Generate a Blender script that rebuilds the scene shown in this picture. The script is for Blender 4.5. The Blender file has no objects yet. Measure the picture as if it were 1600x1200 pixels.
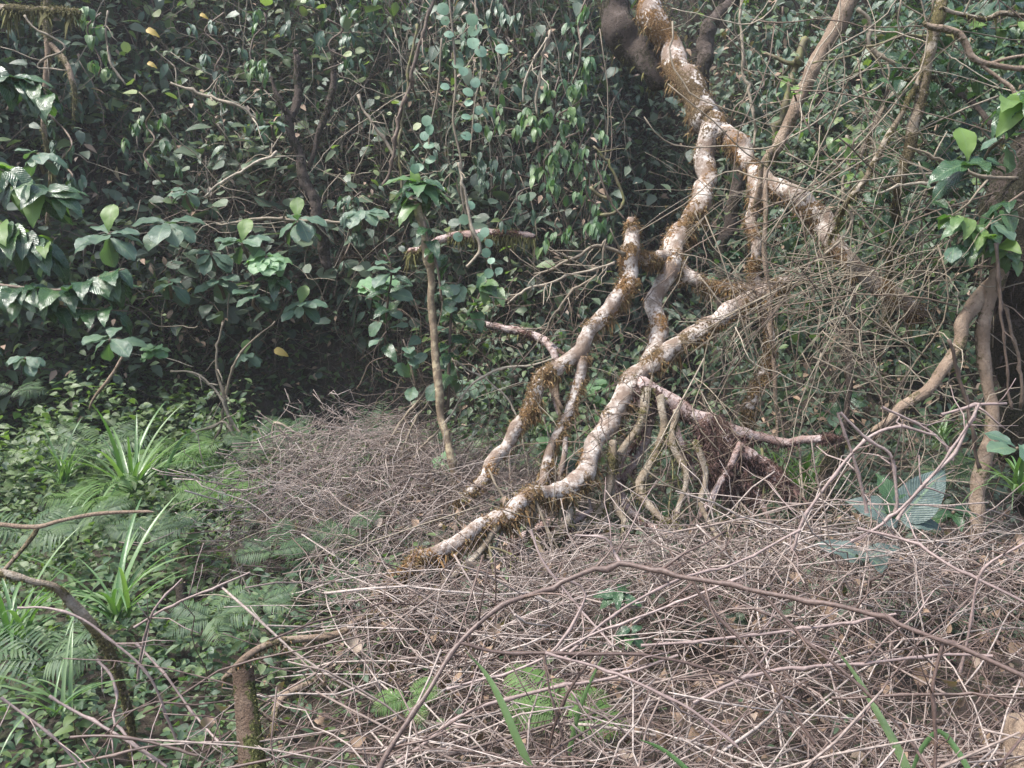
import bpy, math, random
import numpy as np
from mathutils import Matrix, Vector

# ------------------------------------------------------------------ camera, light
SC = bpy.context.scene
COL = SC.collection
F = 1232.0                      # focal length in pixels of the 1600 px wide photograph
PITCH = math.radians(-7.0)
CAMZ = 1.65
cam_d = bpy.data.cameras.new('camera'); cam = bpy.data.objects.new('camera', cam_d); COL.objects.link(cam)
cam.location = (0, 0, CAMZ); cam.rotation_euler = (math.radians(90) + PITCH, 0, 0)
cam_d.sensor_width = 36; cam_d.lens = 36 * F / 1600; cam_d.clip_start = .05; cam_d.clip_end = 500
SC.camera = cam

SUN_EL, SUN_AZ = math.radians(62), math.radians(-112)      # azimuth measured from +Y towards +X
w = bpy.data.worlds.new('World'); SC.world = w; w.use_nodes = True
nt = w.node_tree; bg = nt.nodes['Background']
sky = nt.nodes.new('ShaderNodeTexSky'); sky.sky_type = 'NISHITA'; sky.sun_disc = False
sky.sun_elevation = SUN_EL; sky.sun_rotation = SUN_AZ; sky.dust_density = 3.0; sky.air_density = 1.0
nt.links.new(sky.outputs[0], bg.inputs[0]); bg.inputs[1].default_value = .075
sl = bpy.data.lights.new('sun', 'SUN'); sun = bpy.data.objects.new('sun', sl); COL.objects.link(sun)
sl.energy = 1.5; sl.angle = math.radians(12); sl.color = (1.0, .965, .92)
sd = Vector((math.sin(SUN_AZ) * math.cos(SUN_EL), math.cos(SUN_AZ) * math.cos(SUN_EL), math.sin(SUN_EL)))
sun.rotation_euler = sd.to_track_quat('Z', 'Y').to_euler()
vs = SC.view_settings; vs.view_transform = 'Standard'; vs.look = 'None'; vs.gamma = 1; vs.exposure = 2.35
vs.use_curve_mapping = False
SC.cycles.volume_bounces = 1; SC.cycles.max_bounces = 6; SC.cycles.transparent_max_bounces = 8

rng = np.random.default_rng(7)
random.seed(7)

# ------------------------------------------------------------------ helpers
CP, SP = math.cos(PITCH), math.sin(PITCH)
def W(px, py, Y):
    """world point at depth Y (metres in front of the camera) that the lens sees at this pixel"""
    a = (px - 800) / F; b = (600 - py) / F
    d = np.array([a, CP - b * SP, SP + b * CP])
    return np.array([0, 0, CAMZ]) + d * (Y / d[1])

def _hash(i, j, k, s):
    h = (i * 374761393 + j * 668265263 + k * 2147483647 + s * 974634777) & 0xffffffff
    h = ((h ^ (h >> 13)) * 1274126177) & 0xffffffff
    return ((h ^ (h >> 16)) & 0xffff) / 65535.0
def vnoise(P, sc=1.0, seed=0):
    P = np.atleast_2d(np.asarray(P, float)) * sc
    if P.shape[1] == 2: P = np.c_[P, np.zeros(len(P))]
    I = np.floor(P).astype(np.int64); f = P - I; f = f * f * (3 - 2 * f)
    r = 0
    for dx in (0, 1):
        for dy in (0, 1):
            for dz in (0, 1):
                wt = (f[:, 0] if dx else 1 - f[:, 0]) * (f[:, 1] if dy else 1 - f[:, 1]) * (f[:, 2] if dz else 1 - f[:, 2])
                r = r + wt * _hash(I[:, 0] + dx, I[:, 1] + dy, I[:, 2] + dz, seed)
    return r
def fbm(P, sc=1.0, seed=0, o=3):
    r = 0; a = .5; t = 0
    for k in range(o):
        r = r + a * vnoise(P, sc * 2 ** k, seed + k); t += a; a *= .5
    return r / t
def nrm(v):
    v = np.asarray(v, float)
    return v / np.maximum(np.linalg.norm(v, axis=-1, keepdims=True), 1e-9)

class Acc:
    def __init__(s): s.V = []; s.T = []; s.C = []; s.n = 0
    def add(s, V, T, C=None):
        V = np.asarray(V, float).reshape(-1, 3); T = np.asarray(T, np.int64).reshape(-1, 3)
        if C is None: C = np.zeros((len(V), 4))
        s.V.append(V); s.T.append(T + s.n); s.C.append(C); s.n += len(V)
        return s
    def mesh(s, name, off=(0, 0, 0), smooth=True):
        V = np.concatenate(s.V) - np.asarray(off); T = np.concatenate(s.T); C = np.concatenate(s.C)
        m = bpy.data.meshes.new(name)
        m.vertices.add(len(V)); m.vertices.foreach_set('co', V.astype(np.float32).ravel())
        m.loops.add(len(T) * 3); m.loops.foreach_set('vertex_index', T.astype(np.int32).ravel())
        m.polygons.add(len(T)); m.polygons.foreach_set('loop_start', np.arange(0, len(T) * 3, 3, dtype=np.int32))
        if smooth: m.polygons.foreach_set('use_smooth', np.ones(len(T), dtype=bool))
        at = m.color_attributes.new('lc', 'FLOAT_COLOR', 'POINT')
        at.data.foreach_set('color', C.astype(np.float32).ravel())
        m.update(calc_edges=True); m.validate()
        return m

def link(name, mesh, mat=None, parent=None, kind=None, label=None, cat=None, group=None):
    if mat and not mesh.materials: mesh.materials.append(mat)
    o = bpy.data.objects.new(name, mesh); COL.objects.link(o)
    if parent: o.parent = parent
    if kind: o['kind'] = kind
    if label: o['label'] = label
    if cat: o['category'] = cat
    if group: o['group'] = group
    return o
def thing(name, label, cat, loc, group=None):
    o = bpy.data.objects.new(name, None); COL.objects.link(o); o.location = tuple(loc)
    o['label'] = label; o['category'] = cat; o.empty_display_size = .1
    if group: o['group'] = group
    return o

# ---- tubes: P (N,K,3), R (N,K)
def tubes(acc, P, R, sides=5, rnd=None, mossf=None, caps=True):
    P = np.asarray(P, float); R = np.asarray(R, float)
    if P.ndim == 2: P = P[None]; R = R[None]
    N, K, _ = P.shape
    Tn = nrm(np.gradient(P, axis=1))
    Q = P - P.mean(1, keepdims=True)
    try:
        cov = np.einsum('nki,nkj->nij', Q, Q) + np.eye(3) * 1e-9
        wv, ev = np.linalg.eigh(cov); ref = ev[:, :, 0]
    except Exception:
        ref = np.tile([0, 0, 1.], (N, 1))
    A = nrm(np.cross(Tn, ref[:, None, :])); B = np.cross(Tn, A)
    th = np.arange(sides) * 2 * math.pi / sides
    ring = A[:, :, None, :] * np.cos(th)[None, None, :, None] + B[:, :, None, :] * np.sin(th)[None, None, :, None]
    V = P[:, :, None, :] + ring * R[:, :, None, None]
    base = (np.arange(N) * K * sides)[:, None, None] + (np.arange(K - 1) * sides)[None, :, None]
    j = np.arange(sides); j2 = (j + 1) % sides
    a = base + j; b = base + j2; c = base + sides + j2; d = base + sides + j
    T = np.concatenate([np.stack([a, b, c], -1).reshape(-1, 3), np.stack([a, c, d], -1).reshape(-1, 3)])
    if caps and sides <= 6:
        e0 = (np.arange(N) * K * sides)[:, None]; e1 = e0 + (K - 1) * sides
        for k in range(1, sides - 1):
            T = np.concatenate([T, np.c_[e0, e0 + k + 1, e0 + k], np.c_[e1, e1 + k, e1 + k + 1]])
    if rnd is None: rnd = rng.random(N)
    C = np.zeros((N, K, sides, 4)); C[..., 2] = np.asarray(rnd).reshape(-1, 1, 1); C[..., 1] = np.linspace(0, 1, K)[None, :, None]
    acc.add(V.reshape(-1, 3), T, C.reshape(-1, 4))
    return ring

def spline(pts, step):
    """Catmull-Rom through rows (x,y,z,r) -> resampled rows"""
    p = np.asarray(pts, float)
    if len(p) == 2: p = np.array([p[0], (p[0] + p[1]) / 2, p[1]])
    q = np.vstack([2 * p[0] - p[1], p, 2 * p[-1] - p[-2]])
    out = []
    for i in range(len(p) - 1):
        L = np.linalg.norm(p[i + 1, :3] - p[i, :3]); n = max(2, int(math.ceil(L / step)))
        t = (np.arange(n) / n)[:, None]
        a, b, c, d = q[i], q[i + 1], q[i + 2], q[i + 3]
        out.append(.5 * ((2 * b) + (-a + c) * t + (2 * a - 5 * b + 4 * c - d) * t ** 2 + (-a + 3 * b - 3 * c + d) * t ** 3))
    out.append(p[-1:])
    r = np.concatenate(out); r[:, 3] = np.maximum(r[:, 3], 1e-4)
    return r
def trace(rows):
    """rows (px, py, depth, width px) -> (x,y,z,radius)"""
    out = []
    for px, py, Y, wd in rows:
        c = W(px, py, Y); out.append([*c, wd * .5 * Y / F])
    return np.array(out)

# ---- leaves
def leaf_tmpl(nseg=4, width=.3, fold=.25, droop=.25, shape='lance', wave=0, cols=3, tip=1.0):
    t = np.linspace(0, 1, nseg + 1)
    if shape == 'lance': wd = np.sin(np.pi * t ** .8) ** .9 * (1 - .25 * t)
    elif shape == 'ovate': wd = np.sin(np.pi * t ** .62) ** .8
    elif shape == 'obov': wd = np.sin(np.pi * np.clip(t, 0, 1) ** 1.7) ** .75 * .95 + .05 * np.sin(np.pi * t)
    elif shape == 'round': wd = np.sqrt(np.maximum(0, 1 - (2 * t - 1) ** 2))
    else: wd = (1 - t) ** .6 * np.minimum(1, t * 14 + .5)
    wd = wd * width
    u = np.linspace(-1, 1, cols)
    X = wd[:, None] * u[None, :]
    ang = droop * 2 * t
    yc = np.concatenate([[0], np.cumsum(np.cos((ang[1:] + ang[:-1]) / 2)) / nseg]); zc = -np.concatenate([[0], np.cumsum(np.sin((ang[1:] + ang[:-1]) / 2)) / nseg])
    Y = np.repeat(yc[:, None], cols, 1); Z = zc[:, None] + np.abs(X) * fold
    if wave: Z = Z + wave * np.sin(t[:, None] * 17 + u[None, :] * 1.5) * np.abs(u)[None, :] * width
    V = np.stack([X, Y, Z], -1).reshape(-1, 3)
    T = []
    for i in range(nseg):
        for k in range(cols - 1):
            a = i * cols + k; b = a + 1; c = a + cols + 1; d = a + cols
            if wd[i] > 1e-4: T.append((a, b, c if wd[i + 1] > 1e-4 else d))
            if wd[i + 1] > 1e-4: T.append((a, c, d))
    C = np.zeros((len(V), 4)); C[:, 0] = np.tile(u, nseg + 1) * .5 + .5; C[:, 1] = np.repeat(t, cols)
    return V, np.array(T), C
def frames(d, up):
    y = nrm(d); z = nrm(up - (np.sum(up * y, -1, keepdims=True)) * y); x = np.cross(y, z)
    return np.stack([x, y, z], -1)          # columns
def leaves(acc, tm, pos, d, up, size, rnd=None):
    V, T, C = tm; N = len(pos); M = frames(d, up)
    vv = np.einsum('nij,kj->nki', M, V) * np.asarray(size).reshape(-1, 1, 1) + np.asarray(pos)[:, None, :]
    TT = (T[None] + (np.arange(N) * len(V))[:, None, None]).reshape(-1, 3)
    CC = np.tile(C[None], (N, 1, 1)); CC[..., 2] = (rng.random(N) if rnd is None else rnd)[:, None]
    acc.add(vv.reshape(-1, 3), TT, CC.reshape(-1, 4))
def rdir(n, zlo=-1, zhi=1):
    z = rng.uniform(zlo, zhi, n); a = rng.uniform(0, 2 * math.pi, n); s = np.sqrt(np.maximum(0, 1 - z * z))
    return np.stack([s * np.cos(a), s * np.sin(a), z], -1)
_leafmesh = {}
def tmesh(key, tm, mat):
    if key not in _leafmesh:
        a = Acc(); V, T, C = tm; a.add(V, T, C); m = a.mesh(key); m.materials.append(mat); _leafmesh[key] = m
    return _leafmesh[key]
def put(name, mesh, parent, pos, d, up, size, label=None):
    M = frames(np.asarray([d], float), np.asarray([up], float))[0] * size
    o = bpy.data.objects.new(name, mesh); COL.objects.link(o); o.parent = parent
    p = np.asarray(pos) - np.array(parent.location)
    mm = Matrix.Identity(4)
    for i in range(3):
        for j in range(3): mm[i][j] = float(M[i][j])
        mm[i][3] = float(p[i])
    o.matrix_basis = mm
    if label: o['label'] = label
    return o

# ------------------------------------------------------------------ materials
def mat_base(name):
    m = bpy.data.materials.new(name); m.use_nodes = True; n = m.node_tree
    b = n.nodes['Principled BSDF']; return m, n, b, n.nodes['Material Output']
def N(n, t, **k):
    x = n.nodes.new(t)
    for a, v in k.items():
        if a in ('ins',):
            for i, vv in v.items(): x.inputs[i].default_value = vv
        else: setattr(x, a, v)
    return x
def mixc(n, fac, a, b, mode='MIX'):
    x = n.nodes.new('ShaderNodeMix'); x.data_type = 'RGBA'; x.blend_type = mode
    for i, v in ((0, fac), (6, a), (7, b)):
        if hasattr(v, 'links'): n.links.new(v, x.inputs[i])
        else: x.inputs[i].default_value = (*v, 1) if isinstance(v, tuple) and len(v) == 3 else v
    return x.outputs[2]
def math_(n, op, a, b=0.0, clamp=False):
    x = n.nodes.new('ShaderNodeMath'); x.operation = op; x.use_clamp = clamp
    for i, v in ((0, a), (1, b)):
        if hasattr(v, 'links'): n.links.new(v, x.inputs[i])
        else: x.inputs[i].default_value = v
    return x.outputs[0]
def ramp(n, fac, stops):
    x = n.nodes.new('ShaderNodeValToRGB'); n.links.new(fac, x.inputs[0]); e = x.color_ramp.elements
    while len(e) < len(stops): e.new(.5)
    for el, (p, c) in zip(e, stops): el.position = p; el.color = (*c, 1) if len(c) == 3 else c
    return x.outputs[0]
def noise(n, scale, detail=3, coord='geo', rough=.55):
    x = n.nodes.new('ShaderNodeTexNoise'); x.inputs['Scale'].default_value = scale; x.inputs['Detail'].default_value = detail
    x.inputs['Roughness'].default_value = rough
    if coord == 'geo':
        g = n.nodes.new('ShaderNodeNewGeometry'); n.links.new(g.outputs['Position'], x.inputs['Vector'])
    else:
        g = n.nodes.new('ShaderNodeTexCoord'); n.links.new(g.outputs['Object'], x.inputs['Vector'])
    return x.outputs[0]
def lcsep(n):
    a = n.nodes.new('ShaderNodeAttribute'); a.attribute_name = 'lc'
    s = n.nodes.new('ShaderNodeSeparateColor'); n.links.new(a.outputs['Color'], s.inputs[0]); return s.outputs
def rand01(n, lc):
    oi = n.nodes.new('ShaderNodeObjectInfo')
    return math_(n, 'FRACT', math_(n, 'ADD', lc[2], oi.outputs['Random']))
def leaf_mat(name, cols, rough=.34, trans=.22, veins=14, veinc=.5, blem=.35, relief=.004):
    m, n, b, out = mat_base(name); lc = lcsep(n); r = rand01(n, lc)
    c = ramp(n, r, [(i / (len(cols) - 1), cc) for i, cc in enumerate(cols)])
    ax = math_(n, 'ABSOLUTE', math_(n, 'SUBTRACT', lc[0], .5))
    mid = math_(n, 'LESS_THAN', ax, .03)
    v = math_(n, 'SINE', math_(n, 'MULTIPLY', math_(n, 'SUBTRACT', lc[1], math_(n, 'MULTIPLY', ax, .55)), veins * 6.283))
    v = math_(n, 'POWER', math_(n, 'MULTIPLY_ADD', v, .5) if False else math_(n, 'ABSOLUTE', v), 8.0)
    vm = math_(n, 'MAXIMUM', mid, math_(n, 'MULTIPLY', v, .45))
    light = mixc(n, .5, c, (.16, .24, .12))
    c = mixc(n, math_(n, 'MULTIPLY', vm, veinc), c, light)
    nz = noise(n, 35, 4)
    sp = ramp(n, nz, [(.60, (0, 0, 0)), (.72, (1, 1, 1))])
    c = mixc(n, math_(n, 'MULTIPLY', sp, blem), c, (.13, .105, .05))
    n.links.new(c, b.inputs['Base Color'])
    n.links.new(math_(n, 'ADD', math_(n, 'MULTIPLY', nz, .25), rough - .1), b.inputs['Roughness'])
    b.inputs['Specular IOR Level'].default_value = .55
    bp = N(n, 'ShaderNodeBump'); bp.inputs['Strength'].default_value = .35; bp.inputs['Distance'].default_value = relief
    n.links.new(math_(n, 'ADD', vm, math_(n, 'MULTIPLY', nz, 1.5)), bp.inputs['Height']); n.links.new(bp.outputs[0], b.inputs['Normal'])
    if trans:
        tr = N(n, 'ShaderNodeBsdfTranslucent'); n.links.new(mixc(n, 1.0, c, (1.6, 2.0, .6), 'MULTIPLY'), tr.inputs[0])
        mx = N(n, 'ShaderNodeMixShader'); mx.inputs[0].default_value = trans
        n.links.new(b.outputs[0], mx.inputs[1]); n.links.new(tr.outputs[0], mx.inputs[2]); n.links.new(mx.outputs[0], out.inputs[0])
    return m
def stem_mat(name, cols, scale=60, rough=.7, bump=.4, spots=None):
    m, n, b, out = mat_base(name); lc = lcsep(n); r = rand01(n, lc)
    c = ramp(n, r, [(i / (len(cols) - 1), cc) for i, cc in enumerate(cols)])
    nz = noise(n, scale, 5); c = mixc(n, ramp(n, nz, [(.3, (.75, .75, .75)), (.8, (0, 0, 0))]), c, tuple(x * .45 for x in cols[0]))
    if spots:
        n2 = noise(n, 22, 4); c = mixc(n, ramp(n, n2, [(.5, (0, 0, 0)), (.62, (1, 1, 1))]), c, spots)
    n.links.new(c, b.inputs['Base Color']); b.inputs['Roughness'].default_value = rough
    bp = N(n, 'ShaderNodeBump'); bp.inputs['Strength'].default_value = bump; bp.inputs['Distance'].default_value = .004
    n.links.new(nz, bp.inputs['Height']); n.links.new(bp.outputs[0], b.inputs['Normal'])
    return m
def bark_mat(name, pale, mid, dark, moss, moss2, palemin=.42, relief=.012):
    """lc.r = moss amount; lc.g = moss hue"""
    m, n, b, out = mat_base(name); lc = lcsep(n)
    n1 = noise(n, 9, 5); n2 = noise(n, 42, 5, rough=.7); n3 = noise(n, 110, 4, rough=.7)
    c = mixc(n, ramp(n, n1, [(palemin - .03, (0, 0, 0)), (palemin + .18, (1, 1, 1))]), mid, pale)
    c = mixc(n, ramp(n, n2, [(.44, (0, 0, 0)), (.62, (1, 1, 1))]), c, mid)
    c = mixc(n, ramp(n, n2, [(.60, (0, 0, 0)), (.70, (1, 1, 1))]), c, dark)
    mc = mixc(n, lc[1], moss, moss2)
    mc = mixc(n, ramp(n, n3, [(.40, (1, 1, 1)), (.58, (0, 0, 0))]), mc, tuple(x * .28 for x in moss))
    k = math_(n, 'ADD', lc[0], math_(n, 'MULTIPLY', math_(n, 'SUBTRACT', n2, .5), 2.6))
    k = ramp(n, k, [(.40, (0, 0, 0)), (.60, (1, 1, 1))])
    c = mixc(n, k, c, mc)
    n.links.new(c, b.inputs['Base Color']); b.inputs['Roughness'].default_value = .85
    b.inputs['Specular IOR Level'].default_value = .25
    bp = N(n, 'ShaderNodeBump'); bp.inputs['Strength'].default_value = 1; bp.inputs['Distance'].default_value = relief
    n.links.new(math_(n, 'ADD', n2, math_(n, 'MULTIPLY', n3, 1.0)), bp.inputs['Height']); n.links.new(bp.outputs[0], b.inputs['Normal'])
    return m

G_DK = [(.022, .045, .028), (.034, .065, .04), (.05, .088, .05), (.075, .11, .055)]
G_MD = [(.04, .078, .044), (.06, .108, .058), (.09, .14, .07), (.125, .17, .078)]
M = dict(
    bg=leaf_mat('dull_forest_leaf', G_DK + [(.07, .085, .045)], rough=.36, trans=.15, veinc=.2),
    bgb=leaf_mat('blue_green_leaf', [(.05, .08, .056), (.075, .108, .07), (.1, .135, .082)], rough=.38, trans=.15, veinc=.2),
    gloss=leaf_mat('glossy_leaf', [(.02, .05, .026), (.032, .075, .034), (.05, .1, .034)], rough=.24, trans=.2, veins=7, veinc=.7, blem=.25, relief=.01),
    vine=leaf_mat('hanging_vine_leaf', [(.045, .105, .045), (.07, .145, .055), (.12, .19, .06)], rough=.36, trans=.28, veins=8),
    vined=leaf_mat('dark_vine_leaf', [(.034, .075, .044), (.055, .105, .06)], rough=.34, trans=.2, veins=8),
    palebg=leaf_mat('pale_climber_leaf', [(.12, .19, .1), (.19, .26, .13), (.26, .3, .14)], rough=.45, trans=.25, veins=5),
    yelbg=leaf_mat('yellowish_climber_leaf', [(.06, .1, .03), (.1, .15, .045), (.15, .19, .06)], rough=.4, trans=.3, veins=5),
    round=leaf_mat('pale_round_leaf', [(.1, .19, .13), (.14, .25, .18), (.12, .21, .13)], rough=.5, trans=.25, veins=4, veinc=.25, blem=.1),
    ros=leaf_mat('broad_grey_green_leaf', [(.05, .1, .07), (.07, .125, .085), (.1, .16, .1)], rough=.4, trans=.2, veins=9, veinc=1.0, blem=.6, relief=.012),
    rosy=leaf_mat('yellow_green_leaf', [(.12, .2, .05), (.16, .26, .06)], rough=.45, trans=.4, veins=11, veinc=.7, blem=.3),
    grey=leaf_mat('ribbed_grey_leaf', [(.045, .075, .07), (.07, .1, .095)], rough=.5, trans=.12, veins=11, veinc=1.0, blem=.5, relief=.02),
    herb=leaf_mat('herb_leaf', G_MD + [(.11, .17, .06)], rough=.42, trans=.3, veins=6, veinc=.4),
    fern=leaf_mat('fern_leaf', [(.055, .1, .055), (.08, .13, .065), (.105, .165, .07)], rough=.45, trans=.35, veins=3),
    ferny=leaf_mat('light_fern_leaf', [(.09, .17, .05), (.13, .21, .065)], rough=.5, trans=.45, veins=3),
    grass=leaf_mat('grass_blade_leaf', [(.08, .16, .06), (.12, .2, .08), (.17, .24, .12)], rough=.35, trans=.25, veins=0, veinc=.3, blem=.2),
    dead=leaf_mat('dead_leaf', [(.12, .07, .045), (.2, .13, .085), (.3, .2, .14), (.34, .27, .22)], rough=.7, trans=.1, veins=6),
    yellow=leaf_mat('yellow_leaf', [(.5, .32, .06), (.55, .4, .12)], rough=.5, trans=.3, veins=6),
    bram=stem_mat('dead_bramble_stem', [(.17, .125, .105), (.32, .255, .22), (.5, .43, .375), (.23, .17, .14), (.6, .52, .46), (.13, .09, .075)], 90),
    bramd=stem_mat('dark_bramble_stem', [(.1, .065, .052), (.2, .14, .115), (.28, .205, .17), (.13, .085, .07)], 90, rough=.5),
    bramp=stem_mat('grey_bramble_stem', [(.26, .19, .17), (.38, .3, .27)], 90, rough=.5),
    twig=stem_mat('bare_pale_twig', [(.2, .16, .11), (.34, .28, .2), (.44, .38, .29)], 70),
    brown=stem_mat('brown_vine', [(.09, .062, .045), (.17, .12, .085), (.25, .185, .13)], 70),
    mossy=stem_mat('mossy_vine', [(.12, .1, .05), (.2, .17, .09)], 50, spots=(.13, .13, .04)),
    sap=stem_mat('sapling_bark', [(.2, .145, .09), (.26, .19, .12)], 55, bump=.6, spots=(.33, .27, .17)),
    stump=bark_mat('rotten_stump_bark', (.2, .15, .11), (.12, .08, .055), (.05, .034, .026), (.12, .13, .035), (.09, .1, .035), .5, relief=.02),
    tree=bark_mat('lichen_white_bark', (.68, .62, .56), (.23, .17, .13), (.085, .058, .044), (.25, .135, .05), (.15, .11, .06), .44),
    purp=bark_mat('pinkish_bark', (.56, .47, .44), (.3, .2, .17), (.1, .06, .055), (.15, .075, .06), (.11, .07, .05), .42),
    olive=bark_mat('olive_mossy_bark', (.4, .35, .28), (.21, .165, .115), (.08, .06, .045), (.15, .125, .05), (.12, .09, .05), .46),
    darkb=bark_mat('dark_rough_bark', (.26, .21, .18), (.11, .085, .07), (.035, .027, .023), (.06, .06, .03), (.075, .055, .035), .56, relief=.035),
    tan=bark_mat('smooth_tan_bark', (.36, .28, .21), (.24, .175, .125), (.11, .08, .055), (.16, .13, .07), (.13, .12, .05), .45),
)
def fuzz_mat(name, cols):
    m = stem_mat(name, cols, 120, rough=.95, bump=.2); return m
M['fz_o'] = fuzz_mat('orange_brown_moss', [(.15, .1, .05), (.36, .19, .06), (.1, .075, .04), (.24, .2, .08), (.42, .27, .12), (.2, .12, .07)])
M['fz_p'] = fuzz_mat('purple_brown_moss', [(.085, .045, .04), (.15, .09, .075), (.2, .115, .1)])
M['fz_g'] = fuzz_mat('olive_moss', [(.13, .13, .035), (.2, .18, .06), (.1, .085, .035)])
M['fz_d'] = fuzz_mat('dark_root_fuzz', [(.05, .035, .03), (.1, .07, .06)])

# ------------------------------------------------------------------ ground and bank
def toe(x):
    x = np.asarray(x, float)
    xs = [-14, -7, -5, -3.6, -2.2, -.5, .9, 1.2, 1.8, 2.4, 3.2, 4.5, 6, 14]
    ys = [3.5, 5.2, 6.5, 7.8, 8.3, 8.0, 8.2, 9.4, 9.8, 8.8, 8.3, 7.6, 6.2, 3.5]
    return np.interp(x, xs, ys)
LEAN = .34
def ground(x, y):
    x = np.asarray(x, float); y = np.asarray(y, float); P = np.stack([x, y], -1).reshape(-1, 2)
    nz = (fbm(P, .9, 3) - .5).reshape(x.shape); n2 = (fbm(P, 5, 9) - .5).reshape(x.shape)
    z = nz * .3 + n2 * .07
    b = np.maximum(0, y - toe(x) - nz * .8)
    z = z + np.minimum(b / LEAN, 9 + .015 * b) * (.9 + .25 * nz)
    g = -0.0
    z = z + np.maximum(0, -y) * .05 + .14 * np.exp(-((x + .9) ** 2 + (y - 5.2) ** 2) / 1.2)
    return z + g
def gz(x, y): return float(ground(np.array([x]), np.array([y]))[0])
xs = np.concatenate([np.linspace(-60, -9, 12), np.arange(-8, 8.01, .1), np.linspace(9, 60, 12)])
ys = np.concatenate([np.linspace(-40, -2, 10), np.arange(-1, 12.01, .07), np.linspace(13, 90, 14)])
X, Y = np.meshgrid(xs, ys); Z = ground(X, Y)
nx, ny = len(xs), len(ys)
i = np.arange((ny - 1) * nx).reshape(ny - 1, nx)[:, :-1].ravel()
a = Acc(); a.add(np.stack([X, Y, Z], -1).reshape(-1, 3), np.concatenate([np.c_[i, i + 1, i + nx + 1], np.c_[i, i + nx + 1, i + nx]]))
m, n, b, out = mat_base('forest_soil')
c = ramp(n, noise(n, 3, 6), [(.3, (.02, .015, .012)), (.5, (.042, .03, .024)), (.7, (.075, .055, .043))])
c = mixc(n, ramp(n, noise(n, 18, 5), [(.5, (0, 0, 0)), (.62, (1, 1, 1))]), c, (.05, .055, .028))
n.links.new(c, b.inputs['Base Color']); b.inputs['Roughness'].default_value = .95
bp = N(n, 'ShaderNodeBump'); bp.inputs['Distance'].default_value = .03; n.links.new(noise(n, 30, 6), bp.inputs['Height']); n.links.new(bp.outputs[0], b.inputs['Normal'])
link('ground', a.mesh('ground'), m, kind='structure')

def front(x, z):
    """depth of the outer foliage surface of the bank at (x, height z)"""
    x = np.asarray(x, float); z = np.asarray(z, float)
    P = np.stack([x, z], -1).reshape(-1, 2)
    bul = (fbm(P, .8, 21) - .5).reshape(x.shape) * 1.3
    over = np.clip((z - .9) / .9, 0, 1); over = over * over * (3 - 2 * over)
    hol = np.exp(-((x - 1.75) / .55) ** 2) * np.clip((z - .6) / 1.2, 0, 1)
    rec = .3 + .7 * np.exp(-((x + 2.5) / 1.0) ** 2)
    return toe(x) + LEAN * z * .75 - .75 * over * rec * (1 - hol) - bul * .7 + .15

# ------------------------------------------------------------------ background foliage mass (uncountable)
T_small = leaf_tmpl(3, .24, .3, .3, 'lance'); T_ov = leaf_tmpl(4, .3, .2, .25, 'ovate'); T_med = leaf_tmpl(5, .2, .25, .45, 'lance')
T_rd = leaf_tmpl(5, .42, .12, .15, 'round')
def bank_mass(name, nclump, per, size, tm, mat, zr, xr, rad=.28, pend=0.0, mask=None, jit=.25, up=(0, -.5, 1)):
    acc = Acc(); 
    cx = rng.uniform(*xr, nclump); cz = rng.uniform(*zr, nclump)
    cy = front(cx, cz) + rng.normal(0, jit, nclump)
    keep = np.ones(nclump, bool)
    if mask is not None: keep = mask(cx, cz) > rng.random(nclump)
    cx, cy, cz = cx[keep], cy[keep], cz[keep]; n = len(cx)
    idx = np.repeat(np.arange(n), per); k = len(idx)
    off = rng.normal(0, 1, (k, 3)) * np.array([rad, rad * .7, rad * .8]) * rng.uniform(.5, 1.4, n)[idx][:, None]
    pos = np.stack([cx, cy, cz], -1)[idx] + off
    clumpdir = rdir(n, -.4, .2)
    d = nrm(clumpdir[idx] * .7 + rdir(k, -.7, .35) + np.array([0, -.45, -pend]))
    u = nrm(np.array(up) + rdir(k) * .55)
    gsz = rng.uniform(.6, 1.35, n)[idx] * rng.uniform(.7, 1.25, k) * size
    rr = np.clip(rng.random(n)[idx] * .6 + rng.random(k) * .4, 0, .999)
    leaves(acc, tm, pos, d, u, gsz, rr)
    return link(name, acc.mesh(name), mat, kind='stuff')
hm = lambda x, z: 1 - .85 * np.exp(-((x - 1.75) / .6) ** 2) * (z > .8)
bank_mass('background_foliage', 1900, 30, .085, T_small, M['bg'], (.1, 6.8), (-7.5, 8), mask=lambda x, z: hm(x, z) * np.clip((fbm(np.stack([x, z], -1), 1.1, 61) - .34) / .2, .12, 1), rad=.22)
bank_mass('background_foliage', 620, 20, .14, T_ov, M['bgb'], (.9, 6.8), (-7.5, 8), mask=hm, rad=.3, jit=.32)
bank_mass('background_foliage', 420, 24, .15, T_med, M['vined'], (1.4, 6.8), (-7.5, 7.5), rad=.24, pend=.9, mask=hm, jit=.32)
bank_mass('background_foliage', 230, 16, .17, T_ov, M['bgb'], (1.3, 6.5), (-7.5, 8), rad=.35, mask=hm)
bank_mass('background_foliage', 160, 22, .12, T_ov, M['herb'], (1.0, 6.5), (-7.5, 8), rad=.25, mask=hm, jit=.35)
bank_mass('background_foliage', 260, 18, .11, T_small, M['herb'], (.1, 1.6), (-7.5, 1), rad=.25)
bank_mass('hillside_dead_leaves', 500, 14, .09, T_small, M['dead'], (.1, 4.5), (-7, 7.5), rad=.3, jit=.3)

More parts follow.
